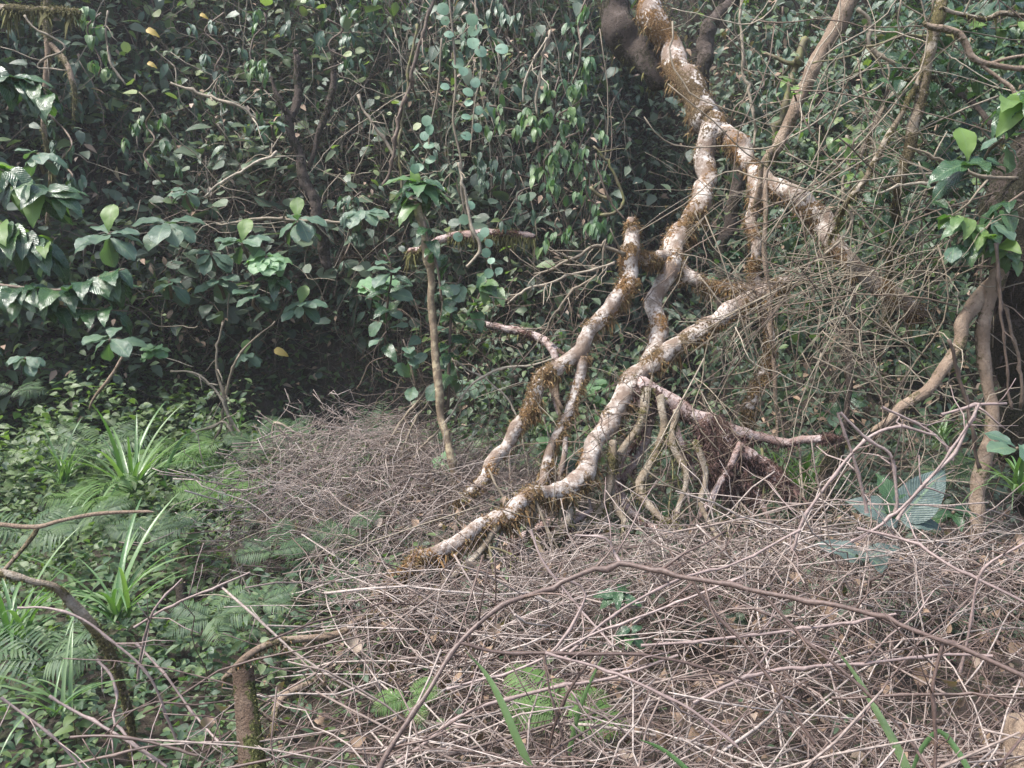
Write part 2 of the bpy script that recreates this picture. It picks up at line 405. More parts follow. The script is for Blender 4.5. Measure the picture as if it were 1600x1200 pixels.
bank_mass('background_foliage', 220, 22, .075, T_ov, M['yelbg'], (.3, 2.2), (-6.5, -3.4), rad=.22, jit=.3)
a = Acc(); k_ = 260; cx = rng.uniform(.6, 3.0, k_); cz = rng.uniform(.6, 6.8, k_); cy = toe(cx) + LEAN * cz - .15 + rng.normal(0, .1, k_); idx = np.repeat(np.arange(k_), 26)
ps = np.stack([cx, cy, cz], -1)[idx] + rng.normal(0, .2, (len(idx), 3)); leaves(a, T_small, ps, nrm(rdir(len(idx), -.7, .2) + np.array([0, -.4, -.3])), nrm(np.array([0, -.5, 1]) + rdir(len(idx)) * .6), rng.uniform(.06, .12, len(idx)))
link('hollow_foliage', a.mesh('hollow_foliage'), M['bg'], kind='stuff')
bank_mass('background_foliage', 90, 20, .10, T_rd, M['palebg'], (2.9, 5.2), (-5.2, -1.2), rad=.3, jit=.3)
bank_mass('background_foliage', 110, 22, .12, T_ov, M['yelbg'], (1.2, 5.5), (-6.5, 7), rad=.25, mask=hm, jit=.3)
bank_mass('background_foliage', 130, 10, .15, T_rd, M['bgb'], (1.3, 2.6), (-5.5, 0), rad=.3, jit=.3)
# thin vine tangle hanging over the bank
def arcs(n, xr, zr, L, r, sag=.3, vert=.5, K=16, dy=-.1, wob=.06, fr=front):
    x = rng.uniform(*xr, n); z = rng.uniform(*zr, n); y = fr(x, z) + rng.normal(dy, .22, n)
    d = nrm(rdir(n) * (1 - vert) * np.array([1, .4, 1]) + np.array([0, 0, -vert]))
    Ls = rng.uniform(*L, n); t = np.linspace(-.5, .5, K)
    P = np.stack([x, y, z], -1)[:, None] + d[:, None] * (t[None, :, None] * Ls[:, None, None])
    c = nrm(rdir(n) * np.array([1, .5, 1])) * (Ls * sag * rng.uniform(-1, 1, n))[:, None]
    P = P + c[:, None] * (1 - (2 * t) ** 2)[None, :, None]
    ph = rng.uniform(0, 6.28, (n, 3)); fq = rng.uniform(4, 17, (n, 3))
    P = P + np.sin(t[None, :, None] * fq[:, None] + ph[:, None]) * wob * Ls[:, None, None] * np.array([1, .6, .6]) * (6 / fq[:, None])
    P = P + rng.normal(0, .005, P.shape)
    R = rng.uniform(*r, n)[:, None] * np.linspace(1, .55, K)[None]
    return P, R
acc = Acc()
for (n_, xr, zr, L, vert) in ((800, (-6.5, 7.5), (.3, 6), (.4, 1.6), .25), (420, (-1.6, 1.2), (.4, 5.5), (.8, 2.4), .7), (500, (-2.6, .6), (.3, 2.0), (.3, 1.1), .1),
                              (350, (-4.5, -.8), (1.8, 5.5), (.4, 1.5), .2), (520, (-3.4, -1.2), (1.5, 2.7), (.3, 1.0), .05), (300, (-5.2, -3), (.3, 1.6), (.3, 1.0), .1)):
    P, R = arcs(n_, xr, zr, L, (.0022, .006), vert=vert); tubes(acc, P, R, 4)
link('dead_vine_tangle', acc.mesh('dead_vine_tangle'), M['brown'], kind='stuff')
acc = Acc()
for (n_, xr, zr, L, vert) in ((330, (-6, 7), (.6, 5.5), (.4, 1.5), .3), (120, (-1.6, 1.2), (1, 5), (1, 2.4), .75), (260, (-3.6, -.6), (1.2, 5), (.5, 1.6), .2)):
    P, R = arcs(n_, xr, zr, L, (.003, .007), vert=vert, dy=-.3); tubes(acc, P, R, 4)
link('pale_vine_tangle', acc.mesh('pale_vine_tangle'), M['twig'], kind='stuff')

# ------------------------------------------------------------------ thicket and meadow cover
def thick(x, y):
    """0..1 where the dead bramble thicket lies"""
    l = np.clip((x + .35 + .27 * y) / .75 + (fbm(np.stack([x, y], -1), 2.2, 5) - .5) * 2, 0, 1)
    far = np.where(x < .6, 6.1, 4.9)
    l = l * (1 - .86 * np.exp(-(((x - .6) / .75) ** 2 + ((y - 4.25) / .75) ** 2))) * (1 - .7 * np.exp(-(((x - .42) / .2) ** 2 + ((y - 2.9) / .35) ** 2)))
    l = l * (.45 + .55 * np.clip((fbm(np.stack([x, y], -1), 2.6, 15) - .36) / .15, 0, 1))
    return l * np.clip((far - y) / .5, 0, 1)
def mound(x, y):
    dip = np.clip((y - 3.2) / .9, 0, 1) * np.clip((x + .7) / .6, 0, 1)
    rel = fbm(np.stack([np.asarray(x) + 0. * y, np.asarray(y) + 0. * x], -1).reshape(-1, 2), 1.6, 55).reshape(np.shape(x)) - .5
    return ground(x, y) + .45 + .42 * rel - .22 * dip - .26 * np.exp(-((x + .35) / .45) ** 2 - ((y - 3.75) / .55) ** 2) + .22 * np.exp(-((x - 1.5) / .9) ** 2 - ((y - 3.0) / .6) ** 2)
def stemset(n, xr, yr, L, r, hlo, hhi, K=7, pit=.45, wob=.03, mask=True, kink=.012):
    x = rng.uniform(*xr, n * 3); y = rng.uniform(*yr, n * 3)
    if mask:
        k = rng.random(n * 3) < thick(x, y); x, y = x[k][:n], y[k][:n]
    else: x, y = x[:n], y[:n]
    n = len(x); g = ground(x, y); h = mound(x, y) - g
    z = g + h * rng.uniform(hlo, hhi, n)
    az = np.where(rng.random(n) < .55, rng.normal(.5, .5, n), rng.uniform(0, 6.28, n)); pt = rng.normal(.05, pit, n)
    d = np.stack([np.cos(az) * np.cos(pt), np.sin(az) * np.cos(pt), np.sin(pt)], -1)
    Ls = rng.uniform(*L, n); t = np.linspace(-.5, .5, K)
    P = np.stack([x, y, z], -1)[:, None] + d[:, None] * (t[None, :, None] * Ls[:, None, None])
    P[:, :, 2] -= ((2 * t) ** 2)[None] * (Ls * rng.uniform(-.05, .22, n))[:, None]
    P += rng.normal(0, 1, P.shape) * kink * Ls[:, None, None]
    gg = ground(P[:, :, 0], P[:, :, 1]); P[:, :, 2] = np.maximum(P[:, :, 2], gg + .01)
    R = rng.uniform(*r, n)[:, None] * np.linspace(1.1, .6, K)[None]
    return P, R
def sidetw(P, R, n, L=(.08, .35), lo=1):
    """straight forked side twigs leaving the stems P at their nodes"""
    i = rng.integers(0, len(P), n); k = rng.integers(lo, P.shape[1] - 1, n)
    b = P[i, k]; T = nrm(P[i, k + 1] - P[i, k]); sdir = nrm(np.cross(T, rdir(n)))
    d = nrm(T * rng.uniform(.4, 1.2, n)[:, None] + sdir); Ls = rng.uniform(*L, n)
    t = np.linspace(0, 1, 4); Q = b[:, None] + d[:, None] * (t[None, :, None] * Ls[:, None, None])
    Q[:, 1:] += rng.normal(0, .03, (n, 3, 3)) * Ls[:, None, None]
    RR = (R[i, k] * .55)[:, None] * np.linspace(1, .5, 4)[None]
    return Q, RR
acc = Acc()
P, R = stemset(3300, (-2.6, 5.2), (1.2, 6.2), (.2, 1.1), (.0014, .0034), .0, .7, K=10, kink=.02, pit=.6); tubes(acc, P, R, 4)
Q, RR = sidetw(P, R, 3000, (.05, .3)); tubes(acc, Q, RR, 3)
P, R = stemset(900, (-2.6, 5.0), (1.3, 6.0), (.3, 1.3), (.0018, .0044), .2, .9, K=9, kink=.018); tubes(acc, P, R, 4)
link('shade_toned_bramble_tangle', acc.mesh('shade_toned_bramble_tangle'), M['bramd'], kind='stuff')  # lower thicket layers use darker stems: shade of the gaps put into the colour
acc = Acc()
P, R = stemset(1150, (-2.6, 5.2), (1.2, 6.2), (.35, 1.3), (.0018, .0042), .5, 1.05, K=9, kink=.014); tubes(acc, P, R, 4)
Q, RR = sidetw(P, R, 3400, (.05, .3)); tubes(acc, Q, RR, 3)
P, R = stemset(1500, (.6, 4.8), (1.2, 4.8), (.1, .4), (.0014, .0028), .5, 1.1, K=4, pit=.9); tubes(acc, P, R, 3)
P, R = stemset(2200, (-2.8, .8), (3.2, 6.2), (.2, .7), (.0013, .0028), .5, 1.2, K=8, pit=.6, kink=.035); tubes(acc, P, R, 3)
link('dead_bramble_tangle', acc.mesh('dead_bramble_tangle'), M['bram'], kind='stuff')
# dry leaves and husks caught in the thicket, and litter on the ground
n_ = 15000; x = rng.uniform(-2.6, 5.2, n_ ); y = rng.uniform(1.2, 6.2, n_); k = rng.random(n_) < thick(x, y); x, y = x[k], y[k]
z = ground(x, y) + rng.random(len(x)) ** 1.5 * .38
acc = Acc(); leaves(acc, leaf_tmpl(4, .3, .5, .8, 'ovate'), np.stack([x, y, z], -1), rdir(len(x)), rdir(len(x)), .012 + .075 * rng.random(len(x)) ** 2.2)
link('dry_leaf_litter', acc.mesh('dry_leaf_litter'), M['dead'], kind='stuff')

def cover(name, n, xr, yr, size, tm, mat, h, mask, up=(0, -.2, 1)):
    x = rng.uniform(*xr, n); y = rng.uniform(*yr, n); k = rng.random(n) < mask(x, y); x, y = x[k], y[k]
    n = len(x); hh = (fbm(np.stack([x, y], -1), 2.5, 31) * 1.6 - .2).clip(.15, 1) * h
    z = ground(x, y) + hh * rng.random(n) ** .6
    acc = Acc(); leaves(acc, tm, np.stack([x, y, z], -1), nrm(rdir(n, -.6, .4)), nrm(np.array(up) + rdir(n) * .5), rng.uniform(.6, 1.3, n) * size * (.6 + .13 * y),
                        np.clip(fbm(np.stack([x, y], -1), 1.3, 77) * .9 + rng.random(n) * .5 - .2, 0, .99))
    return link(name, acc.mesh(name), mat, kind='stuff')
lm = lambda x, y: np.clip(1 - thick(x, y), .06, 1) * (y < toe(x) + .4)
cover('ground_cover', 34000, (-6.5, 1.2), (1.6, 8.6), .042, T_ov, M['herb'], .36, lambda x, y: lm(x, y) * np.clip(1.1 - (x + .6) / 1.2, 0, 1))
cover('ground_cover', 6000, (-3, -.3), (1.5, 4.2), .045, T_ov, M['herb'], .2, lm)
cover('ground_cover', 9000, (-6.5, 0), (1.6, 8), .06, T_small, M['herb'], .42, lm)
cover('ground_cover', 9000, (.3, 6.5), (4.2, 9.5), .05, T_ov, M['bgb'], .4, lambda x, y: 1 + 0 * x)
cover('ground_cover', 4500, (-.6, 3), (3.3, 5.6), .055, T_ov, M['bgb'], .3, lambda x, y: 1 + 0 * x)
cover('ground_cover', 1800, (-.6, 5), (1.5, 5), .045, T_ov, M['herb'], .25, lambda x, y: fbm(np.stack([x, y], -1), 2, 3) > .5)
cover('ground_cover', 9000, (-5.8, -2.4), (5.0, 7.6), .055, T_ov, M['herb'], .95, lambda x, y: np.clip(fbm(np.stack([x, y], -1), 1.8, 44) * 2 - .45, 0, 1))
# leaves climbing the near left bank
cover('bank_creeper', 14000, (-7, -3.4), (4.5, 8), .06, T_ov, M['herb'], .5, lambda x, y: (y > toe(x) - .6) * (y < toe(x) + .7))

# ------------------------------------------------------------------ woody things
def moss_mask(P, bias, seed=0, sc=9.0):
    return np.clip((fbm(P, sc, seed, 4) - .5) * 2.6 + bias, 0, 1)
def limb_mesh(acc, rows, sides=16, bias=.5, seed=0, rough=.10, hue=None, blunt=False):
    """thick knobbly limb; returns surface samples for the moss"""
    p = spline(rows, max(.02, float(np.mean(rows[:, 3])) * .55))
    r = p[:, 3].copy(); 
    wig = (np.stack([fbm(p[:, :3], 4.5, seed + q) for q in (11, 12, 13)], -1) - .5) * np.mean(r) * 2.2
    wig[0] = 0; wig[-1] = 0
    c = p[:, :3] + wig
    r = r * .93 * (1 + (vnoise(p[:, :3], 9, seed + 5) - .5) * .28)
    if blunt: pass
    else: r[-1] *= .35; 
    c = np.vstack([c[:1] - (c[1] - c[0]) * .2, c, c[-1:] + (c[-1] - c[-2]) * .35]); r = np.r_[r[0] * .02, r, r[-1] * .02]
    tmp = Acc(); ring = tubes(tmp, c, r, sides, caps=False)
    V = tmp.V[0]; nrmv = ring.reshape(-1, 3)
    mm = moss_mask(V, bias, seed) ; mm = np.clip(mm + np.clip(-nrmv[:, 2], -.3, 1) * .45, 0, 1)
    rr = np.repeat(r, sides)
    V = V + nrmv * (rr * ((fbm(V, 22, seed + 2) - .5) * 2 * rough + (mm > .5) * .10))[:, None]
    C = tmp.C[0].copy(); C[:, 0] = mm
    C[:, 1] = np.clip((vnoise(V, 3, seed + 8) - .5) * 3 + .5, 0, 1) if hue is None else hue
    acc.add(V, tmp.T[0], C)
    return V, nrmv, mm, rr
def moss_fuzz(acc, surf, dens, L=(.008, .028), hang=.03, gate=.45, curl=.5):
    V, Nn, mm, rr = surf
    k = np.where(mm > gate)[0]
    if len(k) == 0: return
    n = int(len(k) * dens); i = rng.choice(k, n)
    under = np.clip(-Nn[i, 2] + .15, 0, 1)
    patch = np.clip(vnoise(V[i], 14, 4) * 2 - .5, 0, 1.3)
    ln = rng.uniform(*L, n) + under * rng.random(n) ** 2 * hang * 2.5 * patch
    b = V[i] + rng.normal(0, 1, (n, 3)) * .16 * rr[i][:, None]
    d = nrm(Nn[i] * .9 + rng.normal(0, curl, (n, 3)) + np.array([0, 0, -1.0]) * (under * 1.2 + .2)[:, None])
    t = nrm(np.cross(d, rdir(n))) * (ln * .07 + .0012)[:, None]
    mid = b + d * ln[:, None] * .55 + t * .3; end = b + d * ln[:, None] + np.array([0, 0, -1]) * (ln * .25)[:, None]
    VV = np.stack([b - t, b + t, mid - t * .7, mid + t * .7, end], 1)
    T = np.array([[0, 1, 3], [0, 3, 2], [2, 3, 4]]); TT = (T[None] + (np.arange(n) * 5)[:, None, None]).reshape(-1, 3)
    C = np.zeros((n, 5, 4)); C[..., 2] = rng.random(n)[:, None]
    acc.add(VV.reshape(-1, 3), TT, C.reshape(-1, 4))

def limb_tree(name, label, cat, limbs, mat, fz=None, dens=1.2, hang=.03, L=(.008, .028), group=None, sides=16, curl=.55, rough=.14):
    """limbs: list of (part name, [(px,py,depth,width)..], moss bias, blunt)"""
    first = trace(limbs[0][1]); t = thing(name, label, cat, first[-1 if first[-1][2] < first[0][2] else 0][:3], group)
    fa = Acc()
    for i, (pn, rows, bias, blunt) in enumerate(limbs):
        a = Acc(); s = limb_mesh(a, trace(rows), sides, bias, seed=i * 3 + len(label), blunt=blunt, rough=rough * (2.2 if mat is M['darkb'] else 1))
        link(pn, a.mesh(pn, off=t.location), mat, t)
        if fz: moss_fuzz(fa, s, dens * (.3 if curl > .9 and bias < .8 else 1), L, hang * (.4 if curl > .9 and bias < .8 else 1), curl=curl)
    if fz and fa.n: link('moss', fa.mesh('moss', off=t.location), fz, t, kind='stuff')
    return t

# the big fallen tree, branches reaching down into the clearing
limb_tree('fallen_tree', 'big fallen tree with white lichened limbs and orange moss forking down into the clearing', 'fallen tree', [
    ('trunk', [(1003, -60, 6.7, 34), (1012, 0, 6.6, 34), (1030, 50, 6.5, 36), (1058, 100, 6.4, 38), (1078, 125, 6.3, 42), (1092, 155, 6.2, 42), (1108, 188, 6.1, 46), (1124, 212, 6.0, 42), (1130, 222, 6.0, 30)], .55, False),
    ('limb', [(1118, 200, 6.03, 36), (1108, 236, 6.0, 34), (1100, 285, 5.9, 32), (1082, 328, 5.8, 33), (1064, 360, 5.7, 32), (1047, 388, 5.6, 32), (1041, 412, 5.5, 30), (1036, 440, 5.45, 27), (1030, 485, 5.35, 27), (1020, 530, 5.2, 30), (1008, 575, 5.05, 32), (1000, 590, 5.0, 24)], .32, False),
    ('limb', [(1124, 208, 6.0, 30), (1150, 228, 5.9, 32), (1176, 258, 5.8, 28), (1200, 282, 5.7, 26), (1232, 308, 5.55, 30), (1262, 328, 5.45, 32), (1290, 345, 5.35, 32), (1308, 380, 5.25, 28), (1330, 415, 5.2, 28), (1362, 446, 5.2, 30), (1398, 468, 5.2, 28), (1440, 500, 5.2, 20)], .42, False),
    ('limb', [(1176, 258, 5.8, 22), (1180, 300, 5.6, 22), (1174, 340, 5.5, 20), (1182, 385, 5.4, 17), (1180, 430, 5.4, 16), (1196, 490, 5.35, 14), (1200, 540, 5.3, 17), (1182, 600, 5.3, 19), (1170, 640, 5.3, 20), (1166, 680, 5.3, 14)], .62, False),
    ('limb', [(1228, 443, 5.35, 14), (1205, 455, 5.35, 26), (1165, 473, 5.3, 27), (1112, 502, 5.2, 29), (1065, 533, 5.1, 31), (1030, 562, 5.03, 31), (998, 588, 4.97, 34), (972, 618, 4.92, 34), (948, 660, 4.86, 34), (928, 700, 4.6, 33), (912, 738, 4.45, 34), (880, 764, 4.3, 30), (835, 774, 4.15, 28), (792, 804, 4.0, 28), (742, 836, 3.85, 26), (690, 862, 3.7, 26), (650, 884, 3.6, 22), (600, 925, 3.45, 16)], .40, False),
    ('branch', [(1046, 402, 5.5, 26), (1070, 428, 5.48, 25), (1102, 440, 5.45, 22), (1150, 452, 5.4, 21), (1195, 458, 5.36, 20)], .6, False),
    ('branch', [(1048, 396, 5.55, 22), (1022, 404, 5.4, 22), (996, 400, 5.3, 22), (982, 404, 5.25, 16)], .62, False),
    ('broken_branch', [(990, 350, 5.3, 15), (990, 368, 5.28, 22), (984, 398, 5.25, 30), (980, 430, 5.2, 29), (958, 470, 5.12, 25), (932, 512, 5.05, 25), (908, 552, 4.98, 26), (880, 572, 4.95, 27), (852, 598, 4.9, 24), (835, 636, 4.87, 26), (802, 678, 4.82, 22), (774, 722, 4.77, 21), (742, 757, 4.7, 20), (715, 785, 4.65, 12)], .48, False),
    ('broken_tip', [(990, 345, 5.3, 13), (990, 356, 5.3, 18), (989, 366, 5.29, 20)], 1.0, True),
    ('branch', [(912, 556, 4.97, 20), (908, 592, 4.93, 19), (888, 640, 4.9, 15), (872, 680, 4.86, 15), (858, 722, 4.8, 18), (846, 768, 4.75, 14)], .6, False),
    ('branch', [(884, 680, 4.86, 8), (884, 710, 4.83, 10), (872, 745, 4.8, 12), (866, 775, 4.78, 9)], .5, False),
], M['tree'], M['fz_o'], dens=9, hang=.035, L=(.006, .024))
a = Acc()   # orange rot on the broken tip is part of that tree
limb_tree('root_mass', 'purple brown roots and shaggy moss hanging under the fallen tree fork', 'roots', [
    ('root', [(1000, 600, 4.9, 26), (1030, 618, 4.9, 24), (1062, 636, 4.88, 26), (1108, 656, 4.86, 24), (1150, 678, 4.85, 22), (1190, 686, 4.85, 14), (1225, 690, 4.8, 13), (1270, 690, 4.7, 14), (1312, 684, 4.65, 13)], .3, False),
    ('root', [(1002, 606, 4.9, 22), (1004, 650, 4.9, 18), (985, 690, 4.87, 17), (962, 728, 4.82, 18), (962, 768, 4.78, 18), (990, 802, 4.72, 14), (1034, 830, 4.4, 12), (1060, 835, 4.3, 8)], .3, False),
    ('root', [(1022, 606, 4.92, 18), (1018, 650, 4.92, 15), (1008, 690, 4.9, 16), (990, 728, 4.87, 15), (972, 750, 4.85, 10)], .3, False),
    ('root', [(1042, 632, 4.88, 14), (1056, 672, 4.84, 12), (1076, 722, 4.8, 13), (1088, 750, 4.78, 8)], .5, False),
    ('root', [(1110, 662, 4.84, 30), (1140, 700, 4.8, 34), (1180, 722, 4.78, 34), (1215, 742, 4.75, 28), (1236, 760, 4.72, 12)], .9, False),
    ('root', [(1098, 660, 4.84, 26), (1108, 700, 4.8, 32), (1120, 740, 4.78, 30), (1160, 762, 4.76, 24), (1185, 785, 4.74, 10)], .9, False),
    ('root', [(1158, 692, 4.7, 12), (1142, 726, 4.68, 11), (1118, 764, 4.65, 11), (1098, 800, 4.6, 9), (1075, 830, 4.57, 6)], .3, False),
    ('root', [(1165, 740, 4.68, 9), (1185, 780, 4.62, 9), (1212, 828, 4.58, 7), (1238, 858, 4.55, 5)], .3, False),
], M['purp'], M['fz_p'], dens=6, hang=.05, L=(.012, .04), curl=1.0)
limb_tree('hanging_roots', 'olive and brown crooked roots twisting down between the fallen tree and the brush', 'roots', [
    ('root', [(1012, 606, 4.85, 16), (1000, 660, 4.8, 14), (976, 702, 4.75, 14), (957, 742, 4.7, 15), (962, 780, 4.6, 12), (975, 820, 4.45, 9)], .4, False),
    ('root', [(1030, 618, 4.8, 14), (1036, 670, 4.75, 13), (1022, 718, 4.7, 13), (1000, 760, 4.6, 14), (1026, 800, 4.45, 13), (1062, 826, 4.3, 8)], .3, False),
    ('root', [(958, 690, 4.7, 12), (952, 760, 4.6, 13), (936, 800, 4.45, 12), (900, 832, 4.3, 11), (872, 870, 4.1, 8)], .4, False),
    ('root', [(896, 768, 4.4, 16), (880, 818, 4.2, 16), (846, 852, 4.1, 14), (804, 884, 4.0, 13), (782, 925, 3.85, 12), (776, 970, 3.7, 8)], .3, False),
    ('root', [(838, 785, 4.15, 11), (828, 830, 4.05, 11), (850, 872, 3.9, 9), (846, 920, 3.75, 6)], .4, False),
    ('root', [(1086, 690, 4.6, 12), (1102, 738, 4.55, 11), (1094, 790, 4.45, 10), (1122, 842, 4.3, 9), (1130, 880, 4.1, 6)], .3, False),
    ('root', [(1056, 640, 4.75, 12), (1048, 692, 4.7, 12), (1072, 742, 4.6, 11), (1060, 792, 4.5, 9), (1040, 840, 4.35, 6)], .5, False),
    ('root', [(784, 808, 3.95, 13), (742, 868, 3.75, 12), (700, 905, 3.6, 11), (642, 950, 3.4, 9), (600, 985, 3.2, 6)], .3, False),
    ('root', [(730, 842, 3.85, 10), (700, 880, 3.7, 9), (690, 930, 3.55, 8), (665, 970, 3.4, 6)], .5, False)], M['olive'], M['fz_g'], dens=1.6, hang=.02, sides=12)
limb_tree('fallen_log', 'short purple mossy log lying under the lower end of the fallen tree', 'log', [
    ('trunk', [(768, 905, 4.3, 16), (790, 868, 4.32, 20), (830, 850, 4.35, 34), (870, 842, 4.38, 36), (915, 846, 4.4, 32), (940, 840, 4.45, 20)], .85, False),
    ('branch', [(800, 842, 4.3, 12), (840, 826, 4.33, 13), (880, 815, 4.38, 16), (925, 797, 4.45, 13)], .25, False)], M['purp'], M['fz_p'], dens=2.4, hang=.05)
limb_tree('dead_branch', 'yellowish dead branches fanning down from the lower end of the fallen tree', 'branch', [
    ('branch', [(729, 832, 4.2, 9), (752, 862, 4.1, 9), (762, 900, 4.0, 8), (772, 940, 3.9, 7), (768, 985, 3.85, 5)], .4, False),
    ('branch', [(727, 834, 4.2, 7), (715, 875, 4.1, 7), (700, 920, 4.0, 7), (690, 945, 3.95, 4)], .5, False),
    ('branch', [(728, 832, 4.2, 8), (690, 855, 4.1, 9), (645, 885, 4.0, 8), (610, 925, 3.9, 8), (560, 962, 3.8, 7)], .45, False)], M['olive'], M['fz_g'], dens=.5, hang=.01)
limb_tree('shaggy_tree', 'dark thick trunk leaning in at the top beside the fallen tree', 'tree trunk', [
    ('trunk', [(940, -60, 6.9, 44), (958, 0, 6.9, 46), (972, 40, 6.85, 48), (992, 78, 6.8, 50), (1022, 104, 6.7, 46), (1048, 118, 6.6, 36), (1066, 128, 6.5, 22)], .3, False)], M['darkb'], M['fz_g'], dens=3, hang=.04)
limb_tree('leaning_tree', 'dark curved trunk behind the fallen tree at the top', 'tree trunk', [
    ('trunk', [(1160, -50, 7.3, 20), (1142, 0, 7.3, 20), (1112, 40, 7.3, 24), (1102, 90, 7.3, 24), (1106, 145, 7.3, 20), (1150, 230, 7.3, 24), (1140, 330, 7.3, 20), (1128, 420, 7.3, 18), (1120, 560, 7.3, 18), (1120, 700, 7.3, 20)], .35, False)], M['darkb'], M['fz_g'], dens=.3)
limb_tree('leaning_tree', 'smooth brown slanting trunk crossing in front of the right fork', 'tree trunk', [
    ('trunk', [(1345, -50, 5.3, 24), (1324, 0, 5.3, 24), (1302, 50, 5.3, 25), (1272, 112, 5.3, 23), (1242, 176, 5.3, 20), (1216, 232, 5.3, 18), (1196, 270, 5.35, 14), (1180, 330, 5.5, 10)], .12, False)], M['tan'], None)
limb_tree('dead_pole', 'thin grey upright dead pole below the slanting brown trunk', 'pole', [
    ('stem', [(1203, 234, 5.25, 10), (1197, 270, 5.25, 9), (1196, 330, 5.2, 8), (1195, 395, 5.2, 8), (1202, 470, 5.2, 7), (1208, 560, 5.2, 8), (1212, 650, 5.2, 6), (1214, 700, 5.2, 6)], .1, False)], M['tan'], None, sides=8)
limb_tree('mossy_tree', 'green mossy twin stems rising at the upper right', 'tree', [
    ('trunk', [(1490, -50, 4.55, 18), (1474, 0, 4.55, 18), (1452, 90, 4.55, 17), (1436, 170, 4.55, 17), (1422, 225, 4.55, 18), (1405, 300, 4.6, 14), (1390, 400, 5.3, 12), (1385, 520, 5.5, 12)], .7, False),
    ('branch', [(1450, 92, 4.55, 9), (1416, 165, 4.55, 9), (1385, 222, 4.55, 10), (1352, 280, 4.55, 10), (1322, 322, 4.55, 9), (1300, 365, 5.0, 7), (1285, 420, 5.0, 5)], .6, False),
    ('branch', [(1440, 110, 5.0, 7), (1400, 140, 5.0, 7), (1365, 200, 5.0, 7), (1340, 265, 5.0, 6)], .5, False)], M['olive'], M['fz_g'], dens=1.0, hang=.02, L=(.006, .018), sides=10)
limb_tree('hooked_branch', 'pale smooth hooked branch jutting in at the top right', 'branch', [
    ('branch', [(1443, 34, 4.2, 5), (1452, 40, 4.2, 9), (1490, 49, 4.2, 11), (1506, 70, 4.2, 10), (1516, 92, 4.2, 10), (1545, 102, 4.2, 9), (1600, 106, 4.2, 9), (1650, 108, 4.2, 9)], .2, False),
    ('branch', [(1534, 100, 4.2, 6), (1560, 122, 4.18, 6), (1583, 140, 4.16, 6), (1586, 165, 4.15, 5), (1580, 185, 4.15, 4)], .2, False),
    ('branch', [(1540, 101, 4.2, 5), (1570, 92, 4.2, 5), (1610, 86, 4.2, 5)], .2, False)], M['tan'], M['fz_g'], dens=.1, sides=9)
limb_tree('mossy_branch', 'thin mossy branch along the very top right edge', 'branch', [
    ('branch', [(1470, 12, 4.4, 7), (1500, 22, 4.4, 7), (1540, 29, 4.4, 7), (1565, 20, 4.4, 8), (1600, 24, 4.4, 7), (1650, 26, 4.4, 7)], .55, False)], M['olive'], M['fz_g'], dens=.5, sides=8)
limb_tree('dark_branch', 'dark arched branch below the pale hooked branch', 'branch', [
    ('branch', [(1440, 118, 4.9, 7), (1466, 126, 4.8, 8), (1500, 146, 4.7, 9), (1530, 172, 4.6, 9), (1552, 196, 4.5, 9), (1572, 224, 4.4, 9)], .5, False)], M['darkb'], M['fz_g'], dens=.4, sides=9)
limb_tree('shaggy_tree', 'dark shaggy trunk standing on the right edge', 'tree trunk', [
    ('trunk', [(1640, 120, 4.4, 60), (1618, 230, 4.4, 70), (1600, 320, 4.4, 80), (1596, 400, 4.4, 86), (1600, 480, 4.4, 84), (1622, 600, 4.4, 90), (1640, 800, 4.4, 90)], .75, False)], M['darkb'], M['fz_d'], dens=2.6, hang=.07, L=(.01, .05))
limb_tree('aerial_root', 'smooth tan root slanting down left from the shaggy right trunk', 'root', [
    ('root', [(1590, 410, 4.35, 30), (1562, 436, 4.35, 29), (1528, 468, 4.35, 26), (1504, 500, 4.3, 22), (1484, 550, 4.25, 18), (1455, 590, 4.2, 18), (1425, 622, 4.15, 17), (1396, 652, 4.1, 15), (1362, 674, 4.05, 7)], .18, False)], M['tan'], M['fz_d'], dens=.3)
limb_tree('aerial_root', 'thick upright tan root standing below the shaggy right trunk', 'root', [
    ('root', [(1560, 420, 4.3, 26), (1540, 470, 4.3, 22), (1534, 500, 4.3, 22), (1532, 560, 4.28, 20), (1545, 620, 4.25, 19), (1550, 670, 4.22, 23), (1540, 720, 4.2, 24), (1528, 780, 4.18, 22), (1526, 850, 4.15, 20)], .2, False)], M['tan'], M['fz_d'], dens=.3)
limb_tree('dark_post', 'dark slanting trunk stub behind the thicket right of centre', 'trunk', [
    ('trunk', [(1318, 690, 4.9, 16), (1300, 730, 4.85, 22), (1276, 790, 4.8, 30), (1256, 850, 4.75, 34), (1246, 900, 4.7, 34)], .5, False)], M['darkb'], M['fz_g'], dens=.8)
limb_tree('dark_post', 'dark upright stem under the end of the slanting tan root', 'trunk', [
    ('trunk', [(1335, 420, 5.2, 8), (1328, 520, 5.1, 9), (1326, 610, 5.0, 10), (1316, 690, 5.0, 11), (1300, 760, 5.0, 10)], .3, False)], M['darkb'], None, sides=9)
limb_tree('fallen_log', 'short mossy log wedged in the vine curtain left of the fallen tree', 'log', [
    ('trunk', [(640, 396, 6.7, 12), (690, 380, 6.5, 13), (720, 372, 6.4, 15), (752, 366, 6.32, 15), (785, 363, 6.26, 13), (812, 365, 6.22, 12), (834, 367, 6.2, 8)], .62, True)], M['purp'], M['fz_g'], dens=3.5, hang=.05)
